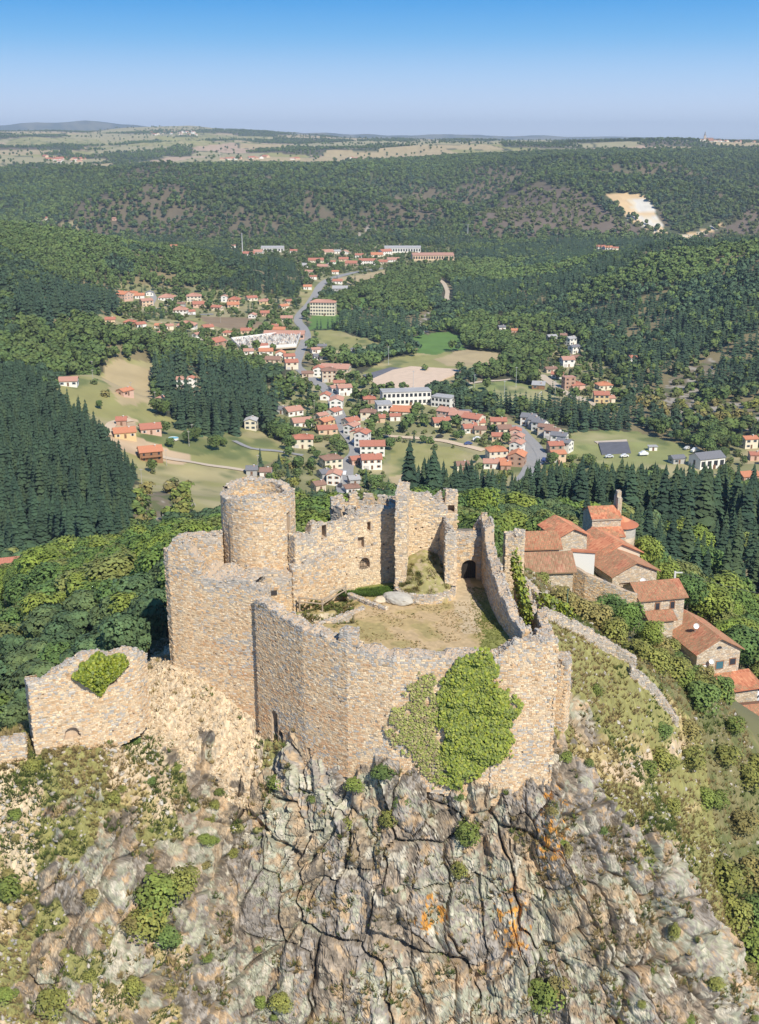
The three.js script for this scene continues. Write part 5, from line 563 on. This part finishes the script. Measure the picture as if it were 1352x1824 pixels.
// ---------------------------------------------------------------- trees: unit height 1, crowns of many small leaf faces
function leafCrown(seed, n, size, { lobes = 8, rx = .36, y0 = .28, y1 = 1, flat = 1, tight = .16, hue = .25 } = {}) {
  const r = rng(seed), P = [], N = [], C = [], L = []; for (let i = 0; i < lobes; i++) { const t = (i + .5) / lobes, a = i * 2.4 + r() * .8, y = mix(y0 + .16, y1 - .15, t), k = Math.sin(Math.PI * clamp((y - y0) / (y1 - y0), .12, .9)), q = rx * .62 * k * (i % 3 ? 1 : .25); L.push([Math.cos(a) * q, y, Math.sin(a) * q, rx * (.42 + .26 * r()) * (.6 + .5 * k), .75 + .5 * r()]); }
  for (let i = 0; i < n; i++) {
    const l = L[i % lobes]; let x, y, z, d; do { x = r() * 2 - 1; y = r() * 2 - 1; z = r() * 2 - 1; d = x * x + y * y + z * z; } while (d > 1 || d < .05); d = Math.sqrt(d); const R = l[3] * (1 - tight + tight * 1.6 * r()); x /= d; y /= d; z /= d; if (y < -.55 && r() < .7) y = -y;
    const cx = l[0] + x * R, cy = l[1] + y * R * flat, cz = l[2] + z * R, nx = x + (r() - .5) * 1.1, ny = y + .35 + (r() - .5) * 1.1, nz = z + (r() - .5) * 1.1, q = Math.hypot(nx, ny, nz), s = size * (.6 + .8 * r());
    V1.set(nx / q, ny / q, nz / q); V2.set(r() - .5, r() - .5, r() - .5).cross(V1).normalize(); const W = V1.clone().cross(V2), k = l[4] * (1 - hue / 2 + hue * r()), e = .12 * (r() - .5);
    const v = (a, b) => [cx + V2.x * a * s + W.x * b * s, cy + V2.y * a * s + W.y * b * s, cz + V2.z * a * s + W.z * b * s], p = [v(-.5, -.35), v(.5, -.5), v(.55, .45), v(-.35, .5)];
    for (const t of [p[0], p[1], p[2], p[0], p[2], p[3]]) { P.push(...t); const mx = .5 * V1.x + .75 * x, my = .5 * V1.y + .75 * y + .1, mz = .5 * V1.z + .75 * z, ml = Math.hypot(mx, my, mz); N.push(mx / ml, my / ml, mz / ml); C.push(k * (1 + e), k, k * (1 - e)); }
  }
  return geom(P, null, C, N);
}
function trunkGeo(seed, h = .5, r0 = .03) { const r = rng(seed), g = [new THREE.CylinderGeometry(r0 * .5, r0, h, 6).translate(0, h / 2 - .03, 0)]; for (let i = 0; i < 4; i++) { const b = new THREE.CylinderGeometry(r0 * .15, r0 * .42, .34, 5); b.translate(0, .17, 0); b.rotateZ(.5 + .35 * r()); b.rotateY(i * 1.7 + r()); b.translate(0, h * (.55 + .12 * i), 0); g.push(b); } return mergeGeometries(g); }
function firCrown(seed, tiers, per, w = .17, blades = 3) { // drooping whorls of branches
  const r = rng(seed), P = [], C = [], N = [];
  for (let t = 0; t < tiers; t++) { const f = t / tiers, y = .1 + .88 * f, R = w * Math.pow(1 - f, .8) * (.82 + .36 * r()) + .012; for (let b = 0; b < per; b++) { const a = (b + r() * .7 + t * .4) / per * 6.283, q = R * (.72 + .5 * r()), c = Math.cos(a), s = Math.sin(a), dr = q * (.35 + .35 * r()), hw = q * (.34 + .2 * r()), k = .75 + .5 * r(); const tip = [c * q, y - dr, s * q], top = [c * q * .12, y + .05, s * q * .12], l = [c * q * .62 - s * hw, y - dr * .75, s * q * .62 + c * hw], m = [c * q * .62 + s * hw, y - dr * .75, s * q * .62 - c * hw], mid = [c * q * .6, y - dr * .35, s * q * .6]; for (const tr of [[top, l, mid], [top, mid, m], [mid, l, tip], [mid, tip, m]]) for (const v of tr) { P.push(...v); C.push(k, k, k); const n = [v[0] * 2.6 / w * .2, .55, v[2] * 2.6 / w * .2], e = Math.hypot(...n); N.push(n[0] / e, n[1] / e, n[2] / e); } } }
  P.push(-.01, .9, 0, .01, .9, 0, 0, 1.02, 0); N.push(0, 1, 0, 0, 1, 0, 0, 1, 0); C.push(1, 1, 1, 1, 1, 1, 1, 1, 1); return geom(P, null, C, N);
}
const bark = std(.13, .10, .075), leafTint = (r, g, b) => { const m = vcol(.9); m.color.setRGB(r, g, b); return m; };
const KIND = { // near shapes, far shape, tints
  broad: { near: [1, 2, 3].map(s => leafCrown(s * 7, 3600, .04, { lobes: 16, tight: .22 })), mid: [4, 5].map(s => leafCrown(s * 7, 800, .08, { lobes: 12, tight: .2 })), far: [6, 7].map(s => leafCrown(s * 11, 130, .19, { lobes: 8, tight: .25 })), tints: [[.175, .235, .036], [.125, .195, .038], [.20, .245, .042], [.098, .165, .042], [.18, .20, .055]] },
  pine: { near: [1, 2].map(s => leafCrown(s * 17 + 2, 3200, .038, { lobes: 14, flat: .55, y0: .22, rx: .34 })), mid: [4, 5].map(s => leafCrown(s * 19, 700, .078, { lobes: 10, flat: .6, rx: .3 })), far: [6, 7].map(s => leafCrown(s * 23, 80, .22, { lobes: 7, flat: .7, rx: .3 })), tints: [[0.092, 0.149, 0.057], [0.112, 0.158, 0.057], [0.077, 0.131, 0.054]] },
  fir: { near: [1, 2, 3].map(s => firCrown(s, 20, 9)), mid: [4, 5].map(s => firCrown(s, 13, 7)), far: [6].map(s => firCrown(s, 7, 6, .2)), tints: [[.038, .073, .038], [.045, .086, .043], [.030, .062, .034], [.056, .09, .038]] },
  bush: { near: [1, 2].map(s => leafCrown(s * 29, 1300, .075, { lobes: 9, rx: .62, y0: -.1, y1: .95 })), mid: [3].map(s => leafCrown(s * 29, 160, .22, { lobes: 7, rx: .62, y0: -.1, y1: .95 })), far: [4].map(s => leafCrown(s * 31, 46, .4, { lobes: 5, rx: .6, y0: -.1, y1: .95 })), tints: [[0.172, 0.215, 0.042], [0.222, 0.225, 0.050], [0.121, 0.176, 0.042], [0.242, 0.205, 0.066]] },
};
for (const k in KIND) KIND[k].mats = KIND[k].tints.map(t => leafTint(...t));
const TRUNK = [trunkGeo(3), trunkGeo(9), new THREE.CylinderGeometry(.008, .02, .9, 5).translate(0, .44, 0)];
const standing = []; // every single plant: [kind, x, y, z, height, width factor, tint, D]
function plant(kind, x, z, h, w = 1, y) { standing.push([kind, x, y ?? H(x, z), z, h, w, 0, -z]); }
const blocked = (x, z, m = 0) => HOMES.some(([a, b, r]) => (x - a) ** 2 + (z - b) ** 2 < (r + m) ** 2) || ROADS.some(([a, b, r]) => (x - a) ** 2 + (z - b) ** 2 < (r + m + 1.2) ** 2);
// sight lanes to houses: nothing tall right in front of a house that the photo shows
const lanes = HOMES.filter(h => -h[1] > 260).map(([x, z, r]) => { const [u, v] = seen(x, H(x, z) + 2.5, z); return [u, v, r * FOCAL / -z * .95, -z]; });
const FIR = [[[-250, 690], [60, 695], [110, 745], [190, 805], [240, 895], [215, 1010], [100, 1015], [-250, 1015]], [[30, 535], [215, 542], [214, 572], [100, 590], [30, 575]], [[272, 668], [330, 655], [420, 668], [500, 728], [490, 775], [400, 790], [300, 765]]].map(q => q.map(([a, b]) => { const p = hit(a, b, 200); return [p[0], p[2]]; }));
const HOUSEBIN = {}; for (const h of HOMES) { const k = Math.floor(h[0] / 40) + ',' + Math.floor(h[1] / 40); (HOUSEBIN[k] ||= []).push(h); } for (const [a, b, r] of ROADS) { const k = Math.floor(a / 40) + ',' + Math.floor(b / 40); (HOUSEBIN[k] ||= []).push([a, b, r + 1.2]); }
const near = (x, z, m) => { const i = Math.floor(x / 40), j = Math.floor(z / 40); for (let u = -1; u < 2; u++) for (let v = -1; v < 2; v++) for (const [a, b, r] of HOUSEBIN[(i + u) + ',' + (j + v)] || []) if ((x - a) ** 2 + (z - b) ** 2 < (r + m) ** 2) return true; return false; };
{
  const R = rng(2024), bands = [[106, 128, 3.8], [128, 205, 4.4], [205, 300, 4.8], [300, 600, 4.6], [600, 1000, 4.7], [1000, 1900, 5.4], [1900, 3400, 8.6], [3400, 7600, 17]];
  for (const [d0, d1, st] of bands) for (let D = d0; D < d1; D += st) { const hw = D * (D < 1900 ? .58 : .5) + 15; for (let x = -hw; x < hw; x += st) {
    const X = x + (R() - .5) * st * .95, d = D + (R() - .5) * st * .95, z = -d, a = R(), b = R(), c = R(); let t = d < 205 ? 'wood' : landAt(X, z), dens = 1, kind, h;
    if (t !== 'wood' && t !== 'village' && t !== 'rough' && t !== 'scar' && t !== 'heath' && t !== 'rock') { dens = t === 'meadow' ? .03 : t === 'lawn' ? .035 : d > 3300 ? .05 : .004; }
    if (t === 'village') dens = .5; if (t === 'rough') dens = .3; if (t === 'scar') dens = .28; if (t === 'heath') dens = .38; if (t === 'rock') dens = .15;
    if (d > 3400 && t === 'wood') dens = f2(X / 260, z / 420, 3, 101) > .49 ? .95 : .03;
    if (d > 1900 && d < 3400 && t === 'wood') dens = f2(X / 130, z / 200, 4, 73) > .56 ? .45 : .93;
    if (d > 205 && d < 1900 && t === 'wood') dens = f2(X / 40, z / 50, 3, 74) > .57 ? .42 : .96;
    if (d < 205) { // slopes of the castle hill
      if (X > 14 && X < 62 && d < 150 && X < 30 + (d - 120) * .35) dens = .25; if (X > 18 && X < 60 && d > 140 && d < 192 && (X - 30) * .9 + (d - 165) * .5 < 22) dens = .1; if (Math.abs(X) < 18 && d < 124) dens = 0; if (d < 128) { dens = X < -25 ? .95 : X > 36 ? .5 : 0; if (X < -36 && d < 112) dens = .9; }
    }
    if (a > dens) continue; if (d < 1900 && d > 205 && near(X, z, t === 'village' ? 1.5 : 2.5)) continue; if (d < 205 && blocked(X, z, .5)) continue;
    const fir = FIR.some(q => inside(q, X, z)), row = d > 296 && d < 372 && X > d * .005 + 6;
    if (fir || row) { kind = 'fir'; h = 13 + 8 * b; if (row) h = 15 + 9 * b; }
    else if (t === 'village') { kind = b < .12 ? 'fir' : b < .7 ? 'bush' : 'broad'; h = kind === 'bush' ? 1.6 + 2 * c : kind === 'fir' ? 6 + 6 * c : 4 + 5 * c; }
    else if (t === 'meadow' || t === 'lawn' || t === 'rough') { kind = b < .6 ? 'bush' : 'broad'; h = kind === 'bush' ? 1.5 + 2 * c : 5 + 4 * c; }
    else if (t === 'scar' || t === 'heath' || t === 'rock') { kind = 'bush'; h = 2.2 + 3 * c; if (d > 1900) { h = 4 + 4 * c; } }
    else if (d > 1900) { kind = b < .35 ? 'pine' : 'broad'; h = 7 + 5 * c; if (d > 3300) h = 7 + 5 * c; }
    else { const e = f2(X / 110, z / 110, 2, 111); kind = d < 205 ? (X < -14 && d < 150 && e > .44 ? 'pine' : 'broad') : e > .56 ? 'fir' : e > .42 ? 'pine' : 'broad'; if (b < .12) kind = 'broad'; h = kind === 'fir' ? 8 + 7 * c : 5 + 4.5 * c; if (d < 300 && kind !== 'fir') h = 6 + 4 * c; if (d < 205) h = 4.5 + 4 * c; if (d < 205 && (dens < .3 || X > 33 && d < 138)) { kind = 'bush'; h = 1.6 + 1.6 * c; } }
    const y = H(X, z); if (d > 260 && d < 1900 && kind !== 'bush') { const [u, v] = seen(X, y + h, z), [, w] = seen(X, y, z), k = h * .2 * FOCAL / d; if (lanes.some(l => d < l[3] - 3 && Math.abs(u - l[0]) < l[2] + k && v < l[1] + 3 && w > l[1])) { if (b < .9) continue; } }
    if (d < 205 && X > 16 && X < 62) { const [u, v] = seen(X, y + h, z), [, w] = seen(X, y, z); if (HOMES.some(([hx, hz]) => { if (-hz > 200 || d > -hz - 1) return false; const [p, q] = seen(hx, H(hx, hz) + 3, hz); return Math.abs(p - u) < 45 && v < q + 12 && w > q - 10; })) continue; }
    plant(kind, X, z, h, .85 + .4 * R(), y - .15);
  } }
}
// ---- chosen bushes and trees on the castle rock and in the court [kind, px, py, distance, height, width]
for (const [k, px, py, D, h, w] of [['bush', 285, 1580, 85.5, 2.6, 1.3], ['bush', 330, 1560, 86.3, 2.2, 1.1], ['bush', 262, 1630, 84.4, 2.6, 1.2], ['bush', 300, 1660, 84, 1.6, 1.2], ['bush', 235, 1640, 84, 1.4, 1], ['bush', 160, 1590, 83.2, 1.3, 1], ['bush', 95, 1800, 77.8, 2.2, 1.1], ['bush', 15, 1600, 82, 2.0, 1], ['bush', 240, 1760, 81, 1.5, 1], ['bush', 300, 1760, 82, 1.4, 1], ['bush', 465, 1780, 86, 1.0, 1], ['bush', 680, 1370, 93.2, 1.1, 1.7], ['bush', 690, 1470, 92.6, 1.6, 1], ['bush', 715, 1440, 93, 1.3, 1], ['bush', 830, 1490, 92.4, 2.2, 1], ['bush', 818, 1560, 91.4, 1.5, .8], ['bush', 965, 1790, 86.6, 2.6, 1.1], ['bush', 990, 1775, 87, 2.4, .8], ['bush', 940, 1800, 86.4, 1.6, .8], ['bush', 1155, 1560, 95, 2.0, .8], ['bush', 1150, 1530, 95.8, 1.6, .8], ['bush', 1012, 1512, 92, 1.3, .6], ['bush', 1200, 1670, 91.5, 1.6, .6], ['bush', 1160, 1740, 89, 1.0, .5],
  ['bush', 1290, 1590, 104, 3.6, 1.1], ['bush', 1260, 1560, 106, 2.6, 1.1], ['bush', 1310, 1650, 101, 3.0, 1.1], ['bush', 1340, 1560, 108, 3.0, 1.1], ['bush', 1340, 1700, 99, 3.2, 1.2], ['bush', 1250, 1500, 109, 2.0, 1.1], ['bush', 1180, 1360, 109, 2.2, 1.2], ['bush', 1230, 1340, 113, 2.2, 1.3], ['bush', 1150, 1380, 106, 1.6, 1.2], ['bush', 1290, 1370, 117, 2.2, 1.2], ['bush', 1330, 1420, 117, 2.4, 1.2], ['bush', 1200, 1430, 104, 1.4, 1.2], ['bush', 1060, 1240, 109, 1.3, 1], ['bush', 1080, 1330, 103.5, 1.0, 1.2], ['bush', 1320, 1480, 112, 2.4, 1.2], ['bush', 1352, 1620, 104, 3.2, 1.2], ['bush', 1275, 1450, 112, 1.8, 1.2], ['bush', 1352, 1780, 97, 3, 1.2], ['bush', 1180, 1300, 112, 1.4, 1.4], ['bush', 1260, 1420, 111, 2.0, 1.2],
  ['bush', 1000, 1085, 122, 2.0, 1.3], ['bush', 1030, 1110, 123, 2.4, 1.2], ['bush', 1060, 1120, 125, 2.8, 1.2], ['bush', 1095, 1150, 123, 2.6, 1.2], ['broad', 1120, 1120, 128, 5.0, 1.0], ['broad', 1090, 1075, 135, 4.6, 1.1], ['bush', 1140, 1170, 121, 2.4, 1.3], ['bush', 1170, 1200, 122, 2.6, 1.2], ['bush', 1200, 1220, 124, 2.8, 1.2], ['bush', 1240, 1260, 124, 2.6, 1.3], ['bush', 960, 1050, 128, 2.0, 1.4], ['bush', 990, 1060, 132, 2.2, 1.4], ['bush', 1045, 1080, 131, 2.6, 1.2], ['bush', 1280, 1280, 130, 2.6, 1.3], ['bush', 1150, 1110, 135, 2.4, 1.2], ['bush', 1190, 1160, 136, 2.6, 1.2], ['broad', 1160, 1140, 130, 4.2, 1], ['bush', 940, 1010, 128, 1.6, 1.3]]) { const p = at(px, py, D); let y = H(p[0], -D); if (D < 110) y = Math.min(Math.max(y, p[1] - h * .6), p[1] + .2); plant(k, p[0], -D, h, w, y - .2); }
{ const r = rng(404); for (let i = 0; i < 260; i++) { const L = r() < .6 ? SOILSPOTS : ROCKSPOTS, q = L[r() * L.length | 0]; if (q[2] < -99 || q[0] > 40 || r() > (q[0] < -8 ? 1 : .6)) continue; plant('bush', q[0], q[2], .45 + .9 * r() * r(), 1.1 + .6 * r(), q[1] - .1); } }
// ---- the plants that show largest stand singly, the rest as one mass of each kind
const LABEL = { broad: ['deciduous_tree', 'green leafy tree in the woods round the castle hill', 'tree', 'leafy trees of the castle woods'], pine: ['pine_tree', 'grey-green pine in the woods west of the castle', 'tree', 'pines of the castle woods'], fir: ['fir_tree', 'dark pointed fir in the dense valley side stands', 'tree', 'firs of the valley sides'], bush: ['shrub', 'rounded green shrub on the slopes of the castle rock', 'shrub', 'shrubs of the castle rock'] };
for (const kind in KIND) {
  const K = KIND[kind], all = standing.filter(s => s[0] === kind), score = s => { const [u, v] = seen(s[1], s[2] + s[4] * .6, s[3]); return (u > -10 && u < 1362 && v < 1840 && !(u > 320 && u < 990 && v > 940 && v < 1400 && s[7] > 118) ? 1 : .001) * s[4] / s[7]; }; all.forEach(s => { s.score = score(s); }); all.sort((a, b) => b.score - a.score);
  const r = rng(99 + kind.length), [nm, lab, cat, grp] = LABEL[kind]; let n = 0; const protos = [];
  const groupsFar = { near: [], mid: [], far: [] };
  all.forEach((s, i) => {
    const [, x, y, z, h, w, , D] = s, tint = Math.floor(r() * K.mats.length), turn = r() * 6.283;
    if (i < 295) { const v = i % K.near.length, key = v + '_' + tint, shape = D < 260 || kind === 'fir' && D < 420 ? K.near[v] : K.mid[v % K.mid.length]; const kk = key + (shape === K.near[v] ? 'n' : 'm'); let p = protos.find(q => q.kk === kk); if (!p) { const g = new THREE.Group(); mesh('crown', shape, K.mats[tint], g); mesh('trunk', kind === 'bush' ? TRUNK[0] : kind === 'fir' ? TRUNK[2] : TRUNK[v % 2], bark, g).scale.y = kind === 'bush' ? .5 : 1; protos.push(p = { kk, g }); } const t = p.g.clone(); t.name = numbered(nm); t.position.set(x, y, z); t.scale.set(h * w, h, h * w); t.rotation.y = turn; scene.add(t); { const [u, v] = seen(x, y, z), zone = D > 290 ? (u < 260 ? 'on the west valley side' : u < 560 ? 'in the wood behind the round tower' : u < 760 ? 'near the main street' : D < 400 ? 'in the row behind the hamlet' : 'by the east riverside') : D > 118 ? (u < 330 ? 'on the slope west of the castle' : u < 700 ? 'behind the inner wall' : u < 930 ? 'behind the keep and gate' : v < 1030 ? 'around the chapel' : u < 1210 ? 'between field wall and hamlet' : 'below the lower hamlet') : u < 330 ? 'on the west scrub slope' : u < 640 ? 'on the west cliff ledges' : u < 1030 ? 'on the cliff under the curtain' : 'on the slope east of the cliff', sz = h > (kind === 'fir' ? 17 : kind === 'bush' ? 2.4 : 7.5) ? 'tall' : h < (kind === 'fir' ? 12 : kind === 'bush' ? 1.7 : 5.5) ? 'small' : 'medium', hue = ({ broad: ['olive green', 'mid green', 'yellow-green', 'deep green', 'brownish green'], pine: ['grey-green', 'mossy', 'dark'], fir: ['dark green', 'bluish green', 'blackish', 'bright green'], bush: ['fresh green', 'yellowish', 'dark green', 'browning'] })[kind][tint]; tag(t, `${sz} ${hue} ${cat === 'shrub' ? 'shrub' : kind === 'broad' ? 'leafy tree' : kind} ${zone}`, cat, grp + ' ' + zone); } return; }
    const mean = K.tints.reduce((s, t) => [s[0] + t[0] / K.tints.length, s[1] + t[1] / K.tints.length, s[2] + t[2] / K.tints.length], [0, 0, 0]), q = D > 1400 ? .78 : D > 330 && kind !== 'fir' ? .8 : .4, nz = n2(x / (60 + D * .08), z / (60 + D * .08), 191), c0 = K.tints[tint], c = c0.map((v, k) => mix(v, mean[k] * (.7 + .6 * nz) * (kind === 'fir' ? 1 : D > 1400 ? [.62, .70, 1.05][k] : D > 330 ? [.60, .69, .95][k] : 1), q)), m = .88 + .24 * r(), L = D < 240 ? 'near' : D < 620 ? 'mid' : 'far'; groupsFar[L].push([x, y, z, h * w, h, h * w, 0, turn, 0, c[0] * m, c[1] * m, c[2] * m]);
  });
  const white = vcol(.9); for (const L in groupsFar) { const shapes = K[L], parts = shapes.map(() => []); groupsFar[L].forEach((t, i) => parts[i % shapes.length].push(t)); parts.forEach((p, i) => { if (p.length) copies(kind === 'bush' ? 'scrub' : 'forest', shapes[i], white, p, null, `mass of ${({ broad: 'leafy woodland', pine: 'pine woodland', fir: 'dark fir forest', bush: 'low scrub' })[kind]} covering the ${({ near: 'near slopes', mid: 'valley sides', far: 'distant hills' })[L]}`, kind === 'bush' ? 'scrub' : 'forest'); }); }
}
// ---------------------------------------------------------------- ivy
const LEAF = (() => { const s = [[0, -.5, 0], [.45, -.15, .04], [.5, .3, -.03], [0, .55, .06], [-.5, .3, -.03], [-.45, -.15, .04]], P = [0, 0, .12], I = []; s.forEach(v => P.push(...v)); for (let i = 0; i < 6; i++) I.push(0, 1 + i, 1 + (i + 1) % 6); return geom(P, I); })();
function ivy(label, n, pick, size, tints, group) { const o = thing('ivy', label, 'ivy'), r = rng(n + 7), L = []; let tries = 0; while (L.length < n && tries++ < n * 30) { const q = pick(r); if (!q) continue; const t = tints[r() * tints.length | 0], m = .75 + .5 * r(), s = size * (.6 + .7 * r()); L.push([q[0], q[1], q[2], s, s * 1.1, s, -.35 - .5 * r(), q[3] + (r() - .5) * 1.1, (r() - .5) * 1.4, t[0] * m, t[1] * m, t[2] * m]); } const mt = std(1, 1, 1, .6); mt.side = THREE.DoubleSide; copies('leaves', LEAF, mt, L, o); const st = std(.2, .14, .09); for (let i = 0; i < 3; i++) { const q = pick(r) || pick(r) || pick(r); } return o; }
const IVYT = [[.185, .225, .012], [.145, .185, .012], [.23, .25, .016], [.10, .135, .012]];
{ // the big creeper on the curtain: a dense right mass and a thinner left wing, in wall coordinates
  const dense = [[5.7, -3.2], [6.6, -.6], [7.6, .6], [9.0, 1.2], [10.2, .6], [10.9, -1.6], [12.0, -3.0], [12.9, -4.4], [12.5, -5.4], [12.0, -7.2], [12.4, -8.6], [11.4, -10.2], [9.2, -11.3], [7.4, -12.9], [6.4, -12.4], [6.0, -9], [5.6, -6]], thin = [[2.6, -2.4], [4.2, -1.4], [5.8, -2.6], [7.4, -3.4], [7.6, -12.6], [5.6, -12.2], [4.0, -10.4], [2.0, -8.6], [.7, -6.6], [1.0, -5.4], [2.0, -4.4]];
  const f = (q, z0, th, cut) => r => { const x = .2 + r() * 13.2, y = -13.4 + r() * 15.2, jx = x + (f2(x * 1.4, y * 1.4, 3, 123) - .5) * 2.2 + (r() - .5) * .7, jy = y + (f2(x * 1.4 + 9, y * 1.4, 3, 124) - .5) * 2.2 + (r() - .5) * .7; if (!inside(q, jx, jy)) return null; const b = n3(x / .9, y / .7, 1, 121); if (b < cut) return null; let e = 1; for (const [dx, dy] of [[.7, 0], [-.7, 0], [0, .7], [0, -.7]]) if (!inside(q, x + dx, y + dy)) e -= .22; if ((x - 5.9) ** 2 / .12 + (y + 7.2) ** 2 / .8 < 1) return null; return [x, y, z0 + .08 + th * e * (.35 + .9 * b) * r() ** .5, 0]; };
  ivy('dense bright green creeper covering the middle of the curtain wall', 9500, f(dense, -94.12, .8, 0), .235, IVYT); ivy('thin pale creeper spreading beside the dense one over the curtain wall', 3600, f(thin, -94.12, .22, .22), .2, [[.25, .26, .05], [.18, .21, .03], [.30, .27, .09], [.20, .16, .07]]);
  ivy('round ivy bush hanging over the crest of the outwork wall', 2800, r => { const a = r() * 6.283, b = Math.sqrt(r()) * (.72 + .55 * n2(Math.cos(a) * 2.2 + 4, Math.sin(a) * 2.2 + 4, 77)), x = -25.6 + Math.cos(a) * b * 2.0, y = .2 + Math.sin(a) * b * 2.2 * (Math.sin(a) < 0 ? 1 - .45 * Math.abs(Math.cos(a)) : .75); return [x, y, -92.3 + (x + 26) * -.6 + .5 * Math.max(.15, 1.1 - b * b) * r() * 2.4, -.3]; }, .22, IVYT);
  ivy('ivy trailing between the two east walls of the court', 900, r => { const t = r(), x = mix(14.6, 15.4, r()), z = mix(-103, -117, t); return [x, mix(1.2, 3.2, t) - r() * 3.0, z, r() * 3]; }, .3, IVYT); ivy('ivy clump over the field wall beyond the outer east wall', 700, r => { const t = r(), x = 18.2 + 3 * t + (r() - .5) * 1.6, z = -115.6 - .6 * t + (r() - .5) * 1.4; return [x, H(x, z) + .3 + 2.0 * Math.sqrt(r()), z, r() * 3]; }, .3, IVYT);
}
// ---------------------------------------------------------------- grass tufts and stones on rock, court and slope
const thinLeaf = rough => new THREE.MeshPhysicalMaterial({ roughness: rough, transmission: .45, thickness: 0, side: THREE.DoubleSide, color: 0xffffff, specularIntensity: .3 });
const TUFT = (() => { const r = rng(5), P = [], I = []; for (let i = 0; i < 16; i++) { const a = r() * 6.283, l = .5 + .5 * r(), o = .25 + .5 * r(), c = Math.cos(a), s = Math.sin(a), k = P.length / 3, w = .1; P.push(c * .06 - s * w, 0, s * .06 + c * w, c * .06 + s * w, 0, s * .06 - c * w, c * o, l, s * o); I.push(k, k + 1, k + 2); } return geom(P, I); })();
{
  const r = rng(61), L = [], put = (x, y, z, s, c) => { const m = .75 + .5 * r(); L.push([x, y - .03, z, s * 1.3, s, s * 1.3, 0, r() * 6.3, 0, c[0] * m, c[1] * m, c[2] * m]); };
  const DRY = [.40, .31, .14], STR = [.33, .27, .10], GRN = [.15, .19, .045];
  for (const [x, y, z, sl, X, d] of SOILSPOTS) { if (r() > .34 || X < -13 && d > 97 && r() > .12) continue; const w = f2(x / 4, z / 4, 3, 131); put(x, y, z, .2 + .4 * r(), w > .56 ? GRN : w > .45 ? STR : DRY); }
  for (const [x, y, z] of ROCKSPOTS) if (f3(x / 1.6, y / 1.6, z / 1.6, 2, 132) > .6 && r() < .3) put(x, y, z, .25 + .4 * r(), r() < .35 ? GRN : DRY);
  copies('grass', TUFT, thinLeaf(1), L, null, 'dry and green grass tufts on the ledges of the castle rock', 'grass');
  const G = []; const put2 = (x, y, z, s, c) => { const m = .75 + .5 * r(); G.push([x, y - .03, z, s * 1.4, s, s * 1.4, 0, r() * 6.3, 0, c[0] * m, c[1] * m, c[2] * m]); };
  for (let i = 0; i < 2600; i++) { const x = 2.3 + 5.2 * r(), d = 108.9 + 6 * r(), y = .55 + clamp((d - 108.8) / 6) * 3.0 * (1 - .5 * Math.abs(x - 4.9) / 2.7); if (f2(x / .8, d / .8, 2, 141) > .48) put2(x, y, -d, .16 + .3 * r(), r() < .4 ? GRN : STR); } for (let i = 0; i < 1500; i++) { const x = -4.2 + 5.6 * r(), d = 110.4 + 3.4 * r(); if (d < 112.6 + x * .3) put2(x, .02, -d, .2 + .3 * r(), [.12, .2, .035]); } for (let i = 0; i < 1200; i++) { const x = -9 + 7 * r(), d = 101 + 8.5 * r(); if (f2(x / 1.4, d / 1.4, 2, 142) > .5) put2(x, -.5 * r(), -d, .15 + .25 * r(), r() < .6 ? GRN : STR); } for (let i = 0; i < 1600; i++) { const x = 9.6 + 2.6 * r(), d = 97 + 16 * r(); put2(x, .02, -d, .06 + .1 * r(), [.26, .28, .07]); } for (let i = 0; i < 2600; i++) { const x = -2.5 + 12.5 * r(), d = 96.5 + 12.5 * r(); if (f2(x / 1.7, d / 1.7, 3, 143) > .5) put2(x, .02, -d, .05 + .12 * r(), r() < .25 ? [.27, .26, .09] : [.46, .35, .18]); } for (let i = 0; i < 900; i++) { const t = r(), x = mix(-12, -3.5, t), d = mix(102.4, 96.4, t) + .3 + r() * 1.2; put2(x, mix(2.2, 1.1, t), -d, .12 + .22 * r(), r() < .3 ? GRN : DRY); }
  copies('grass', TUFT, thinLeaf(1), G, null, 'grass growing in the castle court and over its heap', 'grass');
  const S = [[], [], []]; for (const [x, y, z, sl, X, d] of SOILSPOTS) { const fan = X < -13 && d > 96.5; if (r() > (fan ? .75 : .07)) continue; const s = .1 + .42 * r() * r(), c = (fan ? PAL.pale : PAL.grey)[r() * 4 | 0], m = fan ? .62 + .3 * r() : .8 + .3 * r(); S[r() * 3 | 0].push([x, y, z, s * 1.3, s, s, r(), r() * 6, r(), c[0] * m, c[1] * m, c[2] * m]); } S.forEach((l, i) => copies('rubble', LUMP[i], stoneMat, l, null, 'loose rubble stones fallen below the west block and on the slope', 'rubble'));
}

renderer.render(scene, camera);
